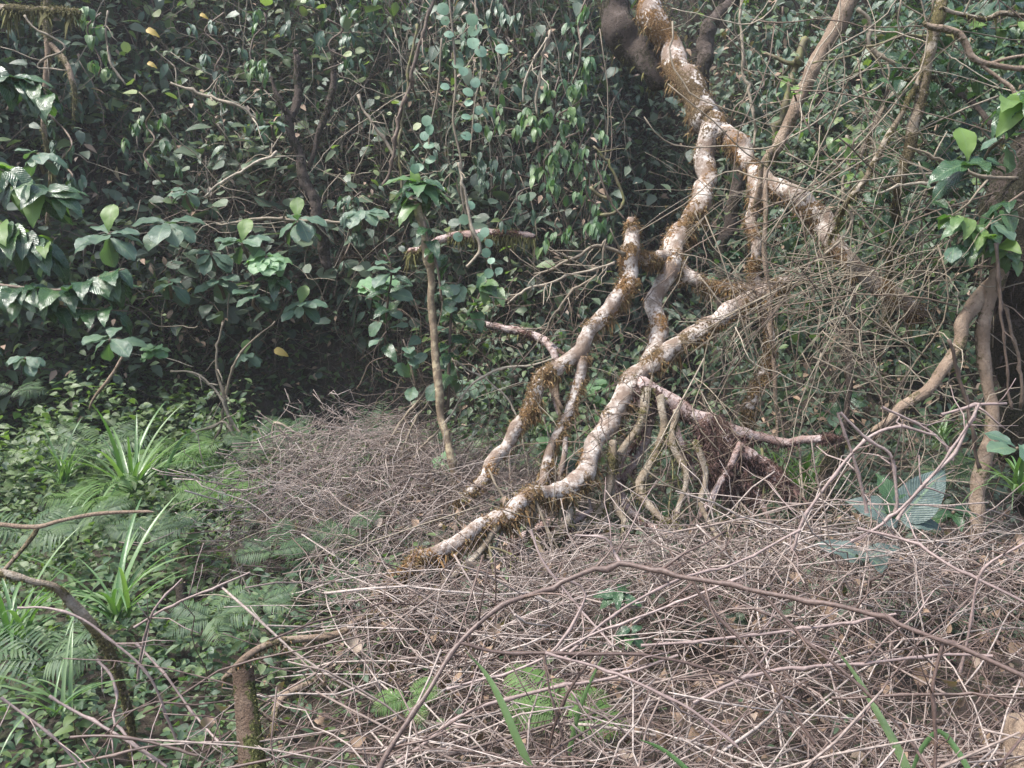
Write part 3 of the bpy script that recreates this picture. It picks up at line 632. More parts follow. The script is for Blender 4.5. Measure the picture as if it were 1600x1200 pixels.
limb_tree('fallen_log', 'curved pinkish log bending down between the sapling and the fallen tree', 'log', [
    ('trunk', [(757, 506, 5.6, 9), (790, 511, 5.55, 13), (830, 521, 5.5, 15), (855, 538, 5.45, 14), (866, 560, 5.4, 12), (864, 600, 5.35, 9), (876, 650, 5.3, 8)], .35, False),
    ('branch', [(856, 530, 5.45, 6), (872, 548, 5.4, 6), (890, 558, 5.3, 6)], .6, False)], M['purp'], M['fz_g'], dens=.5)
limb_tree('thin_log', 'grey leaning stick standing behind the orange branch', 'stick', [
    ('stem', [(850, 590, 5.3, 8), (880, 640, 5.2, 8)], .2, False), ('stem', [(868, 600, 5.3, 9), (872, 630, 5.25, 9), (878, 655, 5.2, 7)], .2, False)], M['tan'], None, sides=8)
limb_tree('arching_root', 'mossy tan root arching over the cut stump at the lower left', 'root', [
    ('root', [(348, 1062, 2.75, 6), (365, 1046, 2.75, 11), (382, 1026, 2.75, 13), (412, 1010, 2.8, 13), (445, 1001, 2.85, 14), (490, 998, 2.9, 14), (528, 988, 2.95, 15), (556, 968, 3.0, 14), (590, 958, 3.1, 12)], .45, False)], M['tan'], M['fz_o'], dens=1.2, hang=.02, L=(.003, .012))
limb_tree('arching_root', 'lower bent root in the thicket right of the cut stump', 'root', [
    ('root', [(425, 1150, 2.4, 9), (432, 1105, 2.5, 11), (452, 1080, 2.55, 12), (485, 1064, 2.6, 11), (520, 1040, 2.7, 8)], .3, False)], M['tan'], M['fz_o'], dens=.7, hang=.01, L=(.003, .01))
limb_tree('arching_root', 'short bare root poking from the thicket under the fallen tree tip', 'root', [
    ('root', [(575, 968, 3.4, 10), (620, 972, 3.4, 13), (655, 978, 3.4, 10)], .3, False)], M['tan'], M['fz_o'], dens=.5, sides=10)
limb_tree('mossy_branch', 'mossy bent branch reaching from the left edge down into the herbs', 'branch', [
    ('branch', [(-40, 888, 2.3, 14), (0, 895, 2.3, 14), (45, 907, 2.32, 12), (88, 915, 2.35, 13), (115, 938, 2.38, 16), (140, 966, 2.4, 17), (165, 1000, 2.42, 16), (185, 1040, 2.45, 14), (196, 1090, 2.48, 13), (204, 1140, 2.5, 12), (206, 1200, 2.5, 10)], .6, False)], M['olive'], M['fz_g'], dens=1.6, hang=.008, L=(.003, .010))
limb_tree('forked_stick', 'bare tan forked stick lying across the left edge', 'stick', [
    ('stem', [(-40, 822, 2.5, 7), (0, 820, 2.5, 7), (58, 823, 2.5, 8), (95, 814, 2.5, 7), (140, 806, 2.52, 7), (190, 802, 2.54, 6), (240, 800, 2.55, 5)], .12, False),
    ('stem', [(58, 824, 2.5, 8), (38, 852, 2.46, 8), (15, 880, 2.42, 7), (0, 898, 2.4, 7)], .12, False)], M['tan'], None, sides=9)
limb_tree('mossy_branch', 'mossy horizontal branch in the top left corner', 'branch', [
    ('branch', [(-50, 12, 5.6, 14), (0, 12, 5.6, 14), (50, 14, 5.6, 13), (95, 15, 5.6, 12), (125, 20, 5.6, 8)], .8, False)], M['olive'], M['fz_g'], dens=2.4, hang=.06)
limb_tree('thin_tree', 'slim pale trunk with side limb at the upper left', 'tree', [
    ('trunk', [(76, -50, 5.9, 11), (75, 20, 5.9, 11), (76, 70, 5.9, 12), (74, 120, 5.9, 10), (70, 200, 5.95, 8), (78, 280, 6.1, 7), (72, 350, 6.4, 6)], .5, False),
    ('branch', [(78, 68, 5.88, 8), (98, 92, 5.85, 9), (112, 118, 5.8, 8), (118, 150, 5.8, 7), (116, 185, 5.8, 4)], .6, False)], M['tan'], M['fz_g'], dens=.8, sides=10)
limb_tree('dark_tree', 'dark leafless trunk half hidden in the misty vines left of centre', 'tree', [
    ('trunk', [(462, 80, 7.1, 10), (466, 160, 7.1, 13), (452, 190, 7.05, 14), (466, 240, 7.1, 15), (480, 290, 7.1, 17), (498, 340, 7.15, 18), (508, 420, 7.3, 18)], .4, False),
    ('branch', [(458, 190, 7.05, 10), (440, 160, 7.0, 8), (425, 120, 7.0, 6)], .4, False),
    ('branch', [(520, 80, 7.1, 8), (522, 120, 7.1, 10), (518, 150, 7.1, 10), (500, 200, 7.1, 9), (482, 260, 7.1, 8)], .4, False)], M['darkb'], M['fz_d'], dens=.8)
limb_tree('leaning_stick', 'thin brown stick leaning in the dark hollow on the left', 'stick', [
    ('stem', [(192, 552, 6.3, 5), (175, 585, 6.3, 6), (150, 618, 6.3, 5), (140, 640, 6.3, 3)], .2, False)], M['tan'], None, sides=8)

# cut stump, lower left, with a splintered top
def stump(label, top, bot, sides=22, fz='fz_g', mat='olive', seed=3, splint=.02):
    p0, p1 = trace([top, bot]); t = thing('cut_stump', label, 'stump', p1[:3])
    a = Acc(); rows = np.array([p0, (p0 * .6 + p1 * .4), p1]); p = spline(rows, .012)
    c = p[:, :3]; r = p[:, 3] * (1 + (vnoise(p[:, :3], 12, 2) - .5) * .12)
    tmp = Acc(); ring = tubes(tmp, c, r, sides, caps=False); V = tmp.V[0]; Nn = ring.reshape(-1, 3)
    th = np.arctan2(Nn[:, 1], Nn[:, 0]); rr = np.repeat(r, sides)
    V = V + Nn * (rr * .05 * np.sin(th * 7 + 1) + rr * .08 * (fbm(V * np.array([1, 1, .25]), 40, 6) - .5))[:, None]
    mm = np.clip((fbm(V, 14, 5) - .5) * 3 + .25 + np.clip(Nn[:, 0], 0, 1) * .5, 0, 1)
    jag = (vnoise(Nn[:sides], 2.2, seed) + (rng.random(sides)) * .5) * splint
    V[:sides, 2] += jag; V[sides:2 * sides, 2] += jag * .5
    C = tmp.C[0].copy(); C[:, 0] = mm; C[:, 1] = .5; mm[:2 * sides] = 0; C[:2 * sides, 0] = 0
    a.add(V, tmp.T[0], C)
    cen = V[:sides].mean(0) - np.array([0, 0, .015]); a2 = Acc(); inner = (V[:sides] * .93 + cen * .07); inner[:, 2] -= .002
    vv = np.vstack([V[:sides], cen * .55 + V[:sides] * .45 - np.array([0, 0, .006]), cen[None]]); T = []
    for k in range(sides):
        k2 = (k + 1) % sides; T += [(k, k + sides, k2), (k2, k + sides, k2 + sides), (k + sides, 2 * sides, k2 + sides)]
    a2.add(vv, T)
    link('trunk', a.mesh('trunk', off=t.location), M[mat], t)
    link('broken_top', a2.mesh('broken_top', off=t.location, smooth=False), M['sap'], t)
    fa = Acc(); moss_fuzz(fa, (V, Nn, mm, rr), 2.2, (.002, .008), .004, .55); link('moss', fa.mesh('moss', off=t.location), M[fz], t, kind='stuff')
stump('splintered brown stump with green moss on its right side at the lower left', (381, 1064, 2.0, 33), (402, 1260, 1.85, 46), mat='stump', splint=.035)
stump('small dark weathered stump among the herbs', (283, 915, 3.4, 17), (290, 985, 3.35, 20), mat='darkb', splint=.015)

# sapling pole with a tuft of glossy leaves
T_gl = leaf_tmpl(8, .24, .22, .5, 'ovate', wave=.12, cols=5); T_obv = leaf_tmpl(9, .27, .16, .35, 'obov', wave=.10, cols=5)
T_big = leaf_tmpl(12, .27, .18, .4, 'ovate', wave=.12, cols=7); T_grass = leaf_tmpl(12, .024, .5, .42, 'blade'); T_grass2 = leaf_tmpl(12, .02, .5, .95, 'blade')
T_vn = leaf_tmpl(6, .2, .25, .3, 'lance', cols=3); T_rd2 = leaf_tmpl(8, .45, .1, .15, 'round', cols=5)
LM = {'gloss': ('glossy_leaf', T_gl, 'gloss'), 'glossv': ('vine_ovate', T_gl, 'vine'), 'ros': ('rosette_leaf', T_obv, 'ros'), 'rosy': ('rosette_leaf_yellow', T_obv, 'rosy'), 'big': ('big_leaf', T_big, 'grey'),
      'bigg': ('big_green_leaf', T_big, 'gloss'), 'bigy': ('big_bright_leaf', T_gl, 'rosy'), 'vn': ('pendent_leaf', T_vn, 'vine'), 'vnd': ('dark_pendent_leaf', T_vn, 'vined'), 'rd': ('round_leaf', T_rd2, 'round'),
      'lob': ('pale_broad_leaf', leaf_tmpl(9, .42, .1, .25, 'round', wave=.12, cols=5), 'rosy2'), 'herb': ('herb_leaf', leaf_tmpl(5, .3, .2, .4, 'ovate'), 'herb'), 'yel': ('yellow_leaf', T_gl, 'yellow'),
      'gr': ('grass_leaf', T_grass, 'grass'), 'gr2': ('grass_leaf_arching', T_grass2, 'grass'), 'deadl': ('dead_leaf', leaf_tmpl(6, .3, .45, .8, 'ovate', wave=.2), 'dead')}
M['rosy2'] = leaf_mat('pale_lobed_leaf', [(.12, .22, .11), (.16, .27, .14)], rough=.5, trans=.3, veins=7, veinc=.6)
def lmesh(k):
    a_, b_, c_ = LM[k]; return tmesh(a_, b_, M[c_])
def px2m(px, Y): return px * Y / F
a = Acc(); rows = trace([(652, 318, 5.0, 13), (656, 345, 5.0, 14), (664, 385, 5.0, 14), (669, 408, 5.0, 19), (671, 425, 5.0, 13), (674, 470, 5.0, 13), (680, 550, 4.98, 13), (688, 640, 4.95, 13), (698, 700, 4.92, 14), (708, 750, 4.9, 12), (714, 800, 4.88, 12)])
t = thing('sapling', 'straight bare sapling pole topped by a tuft of glossy leaves, left of centre', 'tree', rows[-1][:3])
s = limb_mesh(a, rows, 12, .15, 4, rough=.12); link('trunk', a.mesh('trunk', off=t.location), M['sap'], t)
top = W(654, 305, 5.0)
for k in range(22):
    an = k * 2.4; d = np.array([math.cos(an), math.sin(an) * .8 - .2, rng.uniform(-.5, .45)])
    put('leaf', lmesh('gloss' if k % 2 else 'glossv'), t, top + np.array([0, 0, rng.uniform(-.05, .1)]), d, (0, -.3, 1), px2m(rng.uniform(40, 62), 5))
put('leaf', lmesh('bigy'), t, W(652, 290, 5), (-.9, -.3, -.15), (0, -.3, 1), px2m(48, 5), 'yellow green leaf')
put('leaf', lmesh('bigy'), t, W(652, 288, 5), (-.2, -.2, .8), (0, -1, .3), px2m(32, 5), 'yellow green leaf')
put('leaf', lmesh('rd'), t, W(648, 272, 5), (.1, -.2, 1), (0, -1, .2), px2m(16, 5))

# ------------------------------------------------------------------ leafy shoots, rosettes, vines
def shoot(label, path, leafkey, size, n, cat='shrub', name='leafy_branch', spread=.9, droop=-.25, stem='brown', group=None, up=(0, -.55, 1), whorl=0, sz=(.75, 1.2)):
    rows = trace(path); p = spline(rows, .05); t = thing(name, label, cat, rows[0][:3], group)
    a = Acc(); tubes(a, p[:, :3], p[:, 3], 6); link('stem', a.mesh('stem', off=t.location), M[stem], t)
    Ym = float(np.mean([r[2] for r in path])); keys = leafkey if isinstance(leafkey, (list, tuple)) else [leafkey]
    for k in range(n):
        f = (k + .5) / n * .85 + .15; i = min(len(p) - 2, int(f * (len(p) - 1))); T = nrm(p[i + 1, :3] - p[i, :3])
        side = nrm(np.cross(T, (0, 0, 1)) + 1e-3) * (1 if k % 2 else -1)
        d = T * .45 + side * spread * rng.uniform(.4, 1) + rng.normal(0, .35, 3) + np.array([0, -.25, droop])
        put('leaf', lmesh(keys[int(rng.integers(len(keys)))]), t, p[i, :3] + rng.normal(0, .01, 3), d, np.array(up) + rng.normal(0, .25, 3), px2m(size, Ym) * rng.uniform(*sz))
    if whorl:
        e = p[-1, :3]
        for k in range(whorl):
            an = k * 2.4; put('leaf', lmesh(keys[0]), t, e, (math.cos(an), math.sin(an) - .3, rng.uniform(-.3, .5)), (0, -.4, 1), px2m(size, Ym) * rng.uniform(*sz))
    return t
L_ = [
 ('glossy broad leaves hanging over the left edge, upper cluster below the mossy branch', [(-40, 100, 4.0, 6), (10, 120, 4.0, 5), (50, 130, 4.0, 4), (85, 160, 4.0, 3)], 'gloss', 52, 13),
 ('glossy shrub branch on the left edge at mid height with yellowish undersides', [(-50, 250, 3.8, 6), (0, 265, 3.8, 5), (50, 290, 3.8, 4), (100, 310, 3.8, 3)], ['gloss', 'gloss', 'bigy'], 56, 16),
 ('dense glossy leaves against the left edge just above the long drooping shoot', [(-50, 340, 3.7, 6), (0, 350, 3.7, 5), (40, 370, 3.7, 4), (80, 390, 3.7, 3)], ['gloss', 'gloss', 'gloss', 'bigy'], 60, 18),
 ('long drooping shoot of shiny leaves reaching right from the left edge', [(-40, 440, 3.6, 6), (40, 450, 3.6, 5), (110, 452, 3.6, 4), (160, 430, 3.6, 3), (195, 420, 3.6, 2)], 'gloss', 56, 22),
 ('low shoot below the drooping shiny one ending in a silvery leaf', [(-20, 470, 3.6, 4), (60, 474, 3.6, 3), (130, 482, 3.6, 3), (200, 486, 3.6, 2)], 'gloss', 42, 7),
 ('leafy shrub shoot with broad leaves just right of the sapling pole', [(700, 640, 5.1, 5), (702, 560, 5.1, 5), (706, 480, 5.1, 4), (720, 430, 5.1, 3)], ['gloss', 'ros'], 46, 16),
 ('dark leaning shoot crossing the top of the sapling pole', [(690, 470, 4.9, 4), (684, 420, 4.9, 4), (668, 370, 4.9, 4), (662, 345, 4.9, 3)], 'gloss', 38, 8),
 ('leafy shoot with dark broad leaves left of the sapling pole', [(600, 560, 5.4, 4), (605, 480, 5.3, 4), (612, 420, 5.2, 3), (600, 390, 5.2, 3)], ['gloss', 'ros'], 44, 13),
 ('leafy shoot spreading right of the sapling towards the curved log', [(720, 520, 5.3, 4), (745, 470, 5.3, 3), (760, 440, 5.3, 3), (775, 460, 5.3, 2)], ['gloss', 'glossv'], 40, 13),
 ('silvery leaved shoot low beside the sapling pole', [(650, 610, 5.2, 4), (640, 560, 5.2, 3), (630, 530, 5.2, 3)], 'ros', 36, 8),
 ('bright large leaves drooping at the right edge under the hooked branch', [(1640, 140, 3.6, 5), (1600, 150, 3.6, 4), (1570, 170, 3.6, 4)], ['bigy', 'bigg'], 66, 9),
 ('yellow green leaf sprig in front of the slanting brown trunk', [(1245, 160, 5.0, 3), (1236, 130, 5.0, 3), (1232, 115, 5.0, 2)], 'bigy', 26, 4),
 ('bright leaf sprig in the middle of the right twig tangle', [(1330, 300, 4.7, 3), (1328, 250, 4.7, 3), (1335, 215, 4.7, 2)], 'bigy', 24, 7),
 ('leafy branch with dark and yellowish leaves at the top right corner', [(1640, 20, 4.6, 5), (1590, 40, 4.6, 4), (1530, 45, 4.6, 3), (1500, 40, 4.6, 2)], ['gloss', 'bigy', 'gloss'], 32, 18),
 ('leafy branch hanging below the top right corner', [(1640, 70, 4.8, 5), (1590, 75, 4.8, 4), (1540, 65, 4.8, 3)], ['gloss', 'glossv'], 30, 16),
 ('dark leafy shrub against the right trunk below the bright rosette', [(1600, 420, 4.2, 5), (1560, 380, 4.2, 4), (1520, 350, 4.2, 3), (1490, 340, 4.2, 2)], ['gloss', 'glossv', 'bigy'], 44, 20),
 ('greyish drooping leaves left of the shaggy right trunk', [(1600, 300, 4.2, 4), (1560, 330, 4.2, 4), (1530, 370, 4.2, 3), (1480, 390, 4.2, 3)], ['ros', 'gloss'], 46, 14),
 ('small green shrub behind the fallen tree fork', [(1125, 450, 5.9, 4), (1130, 410, 5.9, 3), (1140, 385, 5.9, 3)], ['glossv', 'ros'], 26, 22),
 ('small leafy shrub between the lower limbs of the fallen tree', [(930, 760, 5.3, 4), (925, 700, 5.3, 3), (935, 640, 5.3, 3), (930, 610, 5.3, 2)], ['glossv', 'herb'], 26, 20),
 ('low leafy plant left of the orange mossy branch', [(860, 720, 5.2, 3), (856, 680, 5.2, 3), (850, 650, 5.2, 2)], ['glossv', 'ros'], 26, 14),
 ('leafy shrub in the gap right of the root mass', [(1300, 680, 5.6, 4), (1300, 640, 5.6, 4), (1310, 600, 5.6, 3)], ['ros', 'gloss'], 46, 9),
 ('pale leafy sprig on the dark ground left of the sapling', [(700, 740, 5.6, 3), (690, 700, 5.6, 3), (700, 670, 5.6, 2)], ['glossv', 'ros'], 28, 14),
]
for lb, path, key, size, n_ in L_: shoot(lb, path, key, size, int(n_ * (1.9 if path[0][2] < 4.1 else 1.4)), cat='branch' if 'branch' in lb or 'shoot' in lb else 'shrub')

def rosette(label, px, py, Y, size, n, key='ros', upkey='rosy', ups=1, stem_px=26, name='rosette_plant', tilt=.0):
    c = W(px, py, Y); t = thing(name, label, 'plant', c)
    base = c + np.array([rng.normal(0, .02), .1, -px2m(stem_px, Y)])
    a = Acc(); tubes(a, np.array([base, (base + c) / 2 + rng.normal(0, .01, 3), c]), np.full(3, px2m(2.6, Y)), 6); link('stem', a.mesh('stem', off=c), M['brown'], t)
    n = n + 3 if Y > 4.5 else n
    if Y > 5 and px < 620: size *= 1.08
    for k in range(n):
        an = k * 2.4 + rng.normal(0, .2); el = rng.uniform(-.7, .45)
        put('leaf', lmesh(key), t, c + np.array([0, 0, rng.uniform(-.03, .02)]), (math.cos(an), math.sin(an) * .75 - .25, el + tilt), (0, -.5, 1), px2m(size, Y) * rng.uniform(.75, 1.15))
    for k in range(ups):
        put('leaf', lmesh(upkey), t, c, (rng.normal(0, .15), .1, 1), (0, -1, .15), px2m(size * .95, Y), 'upright yellow green leaf' if upkey == 'rosy' else None)
for r_ in [
 ('broad leaved rosette with one upright yellow green leaf, uppermost above the lobed plant', 466, 345, 6.0, 42, 6), ('silvery rosette with an upright pale leaf in the middle of the left bank', 470, 478, 5.9, 36, 8),
 ('flat rosette of round tipped leaves above the dark hollow on the left', 172, 530, 5.4, 46, 5), ('large grey green rosette beside the left edge shrub', 170, 365, 5.6, 52, 6),
 ('large rosette of drooping broad leaves between two others on the left bank', 262, 350, 5.9, 54, 7), ('rosette with big pale leaves below the uppermost rosette', 378, 380, 5.9, 44, 6),
 ('dull green rosette low on the left bank above the orange leaf', 398, 462, 5.9, 38, 6), ('rosette of dark leaves left of the lobed pale plant', 330, 395, 6.0, 36, 6),
 ('small rosette under the long drooping left shoot', 265, 440, 5.8, 34, 5), ('rosette of narrow leaves beside the dead vines, right of the silvery rosette', 565, 330, 6.2, 36, 6),
 ('small rosette beside the thin arching twigs in the left hollow', 382, 556, 6.0, 28, 4)]:
    rosette(*r_, ups=1 if 'upright' in r_[0] or rng.random() < .1 else 0)
rosette('pale green lobed plant below the uppermost rosette', 415, 400, 5.8, 36, 7, key='lob', ups=0)
rosette('lobed green plant spreading in the herbs beside the grass tuft', 310, 770, 5.0, 34, 6, key='lob', ups=0)
rosette('broad bright leaves on a stem near the right edge', 1512, 255, 3.9, 70, 6, key='bigg', upkey='rosy', ups=1)
rosette('pale lit pair of leaves above the bright rosette at the right edge', 1570, 215, 3.8, 48, 4, key='ros', ups=1, upkey='ros')
c = W(1406, 812, 3.4); t = thing('ribbed_leaf_plant', 'big ribbed grey leaves fanning above the thicket on the right', 'plant', c)
for kk_, d_, u_, s_ in (('big', (.55, -.1, .75), (-.3, -1, .5), 118), ('big', (-.75, -.2, .45), (.1, -1, .7), 92), ('bigg', (-.25, 0, .9), (.3, -1, .2), 84), ('big', (.95, -.3, .1), (0, -.8, 1), 70)):
    put('leaf', lmesh(kk_), t, c, d_, u_, px2m(s_, 3.4))
rosette('two ribbed grey leaves lying in the dead stems on the right', 1352, 880, 3.1, 78, 3, key='big', ups=0, tilt=.2)
rosette('grey green leaves at the right edge above the thicket', 1590, 700, 3.6, 60, 5, key='ros', ups=0, tilt=.2)
rosette('dark rosette low behind the right thicket', 1490, 800, 3.8, 44, 6, key='gloss', ups=0, tilt=.3)
rosette('blue green leaves glimpsed under the long bent stem, centre', 965, 925, 2.9, 42, 6, key='gloss', ups=0, tilt=.2)
rosette('dark green leaves deep in the stems below centre', 985, 985, 2.7, 36, 5, key='gloss', ups=0, tilt=.2)
rosette('large dark leaf plant between the roots of the fallen tree', 1045, 790, 4.9, 40, 5, key='gloss', ups=0, tilt=.2)
rosette('dark broad leaf plant left of the thick lower limb', 888, 722, 5.0, 42, 5, key='gloss', ups=0, tilt=.3)

for q, (lb, px, py, Y, sz, n_, ky) in enumerate([
 ('broad leaved bush plant low between sapling and curved log', 735, 600, 5.7, 30, 7, 'ros'), ('dull broad leaves at the left edge under the drooping shoots', 40, 560, 4.9, 36, 7, 'ros'),
 ('round leaved plant in front of the vines left of the sapling', 590, 440, 5.8, 30, 7, 'lob'), ('grey leaved plant hanging at the middle of the misty slope', 425, 195, 6.5, 26, 6, 'ros'),
 ('greyish large leaves at the far left below the mossy corner branch', 60, 240, 5.2, 40, 7, 'ros'), ('green rosette above the largest drooping rosette', 290, 300, 6.2, 32, 7, 'ros'),
 ('broad dark rosette directly left of the silvery rosette', 432, 432, 5.9, 34, 6, 'gloss'), ('broad leaves left of the pale lobed plant, partly hidden', 340, 440, 6.0, 34, 6, 'ros'),
 ('yellow green sprig of leaves right above the sapling foot', 690, 720, 5.0, 22, 6, 'lob'), ('light green leafy herb between orange branch and thick limb', 860, 690, 5.1, 22, 8, 'lob'),
 ('bright leafy herb behind the lower orange branch', 930, 600, 5.6, 24, 8, 'lob'), ('pale leafy plant by the dark hollow, right of the leaning stick', 240, 545, 5.6, 24, 7, 'lob')]):
    rosette(lb, px, py, Y, sz, n_, key=ky, ups=0)

# round pale leaves on their vine
def round_vine(label, stem, pts, size, Y):
    rows = trace(stem); p = spline(rows, .06); t = thing('round_leaf_vine', label, 'vine', rows[0][:3])
    a = Acc(); tubes(a, p[:, :3], p[:, 3], 5); 
    for (px, py) in pts:
        c = W(px, py, Y - rng.uniform(0, .12)); i = int(np.argmin(np.linalg.norm(p[:, :3] - c, axis=1)))
        tubes(a, np.array([p[i, :3], (p[i, :3] + c) / 2 + np.array([0, 0, .02]), c]), np.full(3, .0016), 4)
        d = nrm(np.array([rng.normal(0, .7), -.3, rng.normal(-.5, .4)])); s_ = px2m(size, Y) * rng.uniform(.8, 1.2)
        put('leaf', lmesh('rd'), t, c - d * s_ * .5, d, (rng.normal(0, .3), -1, rng.uniform(.2, .9)), s_)
    link('stem', a.mesh('stem', off=t.location), M['twig'], t)
A_ = [(490, 95), (480, 40), (508, 158), (550, 292), (575, 328), (588, 540), (597, 425), (600, 475), (640, 590), (588, 628), (645, 510)]
round_vine('vine strung with pale round leaves falling past the sapling top', [(700, -20, 6.0, 3), (708, 60, 6.0, 4), (712, 130, 6.0, 4), (708, 190, 6.0, 4), (720, 250, 6.0, 4), (722, 310, 6.0, 4), (742, 380, 6.0, 3)],
           [(530 + .3375 * x, .3375 * y) for x, y in A_] + [(600 + .25 * x, 240 + .25 * y) for x, y in [(500, 412), (462, 520), (540, 320)]], 18, 6.0)
round_vine('vine of pale round leaves dropping to just above the sapling leaf tuft', [(690, 60, 5.9, 3), (684, 140, 5.9, 3), (672, 200, 5.9, 3), (668, 240, 5.9, 3), (650, 275, 5.9, 2)],
           [(530 + .3375 * x, .3375 * y) for x, y in [(405, 558), (418, 600), (395, 628), (415, 672), (352, 682), (422, 738), (368, 775), (490, 400)]], 18, 5.9)
round_vine('vine with a few larger round leaves right of the other round leaf vines', [(742, -20, 6.1, 3), (745, 50, 6.1, 3), (752, 110, 6.1, 3), (742, 160, 6.1, 2), (735, 240, 6.1, 2)],
           [(530 + .3375 * x, .3375 * y) for x, y in [(622, 140), (620, 197), (655, 238), (752, 225), (630, 382), (615, 90)]], 18, 6.1)
round_vine('short vine of small round leaves under the wedged mossy log', [(756, 360, 5.9, 3), (764, 400, 5.9, 3), (770, 430, 5.9, 2)],
           [(600 + .25 * x, 240 + .25 * y) for x, y in [(655, 558), (638, 620), (670, 668), (655, 748), (718, 732), (630, 490), (600, 520)]], 14, 5.9)

# hanging leafy vines (curtain)
def hang_vine(label, px, top, bot, Y, n, size, key, sway=14, spread=16, group='leafy vines hanging in the curtain'):
    rows = []; k = 6
    for i in range(k): rows.append((px + rng.normal(0, sway), top + (bot - top) * i / (k - 1), Y + rng.normal(0, .05), 3))
    r4 = trace(rows); p = spline(r4, .05); t = thing('hanging_vine', label, 'vine', r4[0][:3], group)
    a = Acc(); tubes(a, p[:, :3], p[:, 3], 5); link('stem', a.mesh('stem', off=t.location), M['brown'], t)
    j = 0
    while j < n:
        i = int(rng.integers(1, len(p) - 1)); c = p[i, :3] + np.array([rng.normal(0, px2m(spread, Y)), rng.normal(-.05, .06), rng.normal(0, .03)])
        for q in range(int(rng.integers(4, 8))):          # a drooping whorl
            an = q * 1.1 + rng.random() * 6; d = np.array([math.cos(an) * .5, math.sin(an) * .5 - .2, -1 + rng.uniform(-.1, .5)])
            put('leaf', lmesh(key), t, c + rng.normal(0, .015, 3), d, (math.cos(an), math.sin(an) - .6, .6), px2m(size, Y) * rng.uniform(.7, 1.2)); j += 1
for h_ in [
 ('leafy vine at the top hanging left of the leaning dark trunk', 905, -20, 130, 6.1, 46, 20, 'vn'), ('leafy vine hanging at the very top above the round leaf vines', 740, -20, 70, 6.4, 40, 20, 'vnd'),
 ('leafy vine at the top centre beside the round leaf vines', 800, -20, 110, 6.3, 44, 20, 'vnd'), ('bright pendent leaf vine in the centre of the curtain', 868, 120, 240, 6.0, 60, 22, 'vn'),
 ('yellowish pendent leaves at the upper right edge of the curtain', 895, 135, 215, 5.95, 34, 22, 'glossv'), ('pendent leaf vine jutting left from the centre of the curtain', 800, 165, 215, 6.1, 40, 20, 'vn'),
 ('long drooping leaf vine forming the right edge of the curtain', 915, 200, 375, 6.0, 66, 20, 'vn'), ('drooping leaf vine in the middle of the curtain, below the bright one', 855, 220, 300, 6.05, 50, 22, 'vn'),
 ('drooping leaf clump just right of the sapling leaf tuft', 765, 245, 300, 6.15, 40, 19, 'vnd'), ('drooping vine leaves above the wedged mossy log', 800, 270, 345, 6.2, 34, 18, 'vnd'),
 ('low hanging clump of green leaves right of the wedged mossy log', 870, 340, 400, 6.0, 30, 20, 'vn'), ('leafy vine tip dangling above the broken mossy branch', 925, 320, 385, 6.0, 30, 20, 'vn'),
 ('dark leafy vine high on the left bank', 340, 20, 160, 6.6, 46, 19, 'vnd'), ('green leafy vine drooping in the middle of the left bank', 245, 170, 290, 6.5, 54, 19, 'vn'),
 ('yellow green leafy vine at the top of the left bank', 150, 20, 120, 6.4, 44, 20, 'glossv'), ('leafy vine drooping beside the dark misty trunk', 400, 20, 110, 6.7, 46, 18, 'vn'),
 ('pendent vine hanging over the misty slope right of the dark trunk', 520, 30, 110, 6.7, 40, 18, 'vnd'), ('leafy vine behind the slanting brown trunk', 1220, 10, 180, 6.2, 50, 18, 'vnd'),
 ('leafy vine hanging between the fallen tree and the brown trunk', 1170, 60, 240, 6.4, 50, 17, 'vnd'), ('leafy vine between brown trunk and mossy twin stems', 1290, 170, 260, 5.8, 40, 20, 'glossv'),
 ('leafy vine at the right of the mossy twin stems', 1500, 60, 220, 5.6, 44, 20, 'vnd'), ('drooping leaf vine low at the left of the curtain', 560, 300, 420, 6.4, 44, 18, 'vnd'),
 ('drooping leafy vine on the left bank left of the large rosettes', 90, 180, 300, 6.0, 44, 19, 'vnd'), ('leafy vine at the right behind the bare twigs', 1440, 300, 460, 5.9, 50, 19, 'vn'),
]: hang_vine(*h_)
# yellow dead leaves on the slope
for lb, px, py, Y, s_ in [('orange yellow leaf caught high on the left bank', 228, 46, 6.2, 22), ('small yellow leaf below the orange one on the left bank', 230, 98, 6.2, 16), ('fallen orange leaf above the dark hollow', 428, 546, 5.9, 26), ('yellow leaf low on the left edge shrub', 8, 476, 3.9, 22), ('orange leaf among green ones at the top left', 312, 22, 6.3, 14)]:
    c = W(px, py, Y); t = thing('yellow_leaf', lb, 'leaf', c); put('leaf', lmesh('yel'), t, c, (1, -.2, -.3), (0, -1, .5), px2m(s_, Y))

# ------------------------------------------------------------------ grass tufts and ferns
def tuft(label, px, py, Y, H, n, key='gr', lean=0, name='grass_tuft'):
    c = W(px, py, Y) + np.array([0, 0, .1]); t = thing(name, label, 'grass', c); H = H * 1.15
    for k in range(n):
        an = rng.uniform(0, 6.28); sp = rng.uniform(.1, .9); d = np.array([math.cos(an) * sp + lean, math.sin(an) * sp, 1.0])
        kk = key if rng.random() < .6 else ('gr2' if key == 'gr' else 'gr')
        put('blade', lmesh(kk), t, c + rng.normal(0, .02, 3) * np.array([1, 1, 0]), d, np.array([math.cos(an), math.sin(an), .4]) * -1 + np.array([0, 0, 1.2]), px2m(H, Y) * rng.uniform(.6, 1.15))
tuft('sword leaved tuft at the foot of the dark hollow on the left', 205, 800, 4.9, 150, 44)
tuft('smaller sword leaved tuft left of the one by the hollow', 100, 780, 4.9, 105, 26)
tuft('large tuft of long upright grass leaves in front of the ferns', 185, 1005, 3.2, 190, 26)
tuft('arching grass tuft on the left edge beside the mossy bent branch', 25, 1040, 2.9, 170, 30, 'gr2')
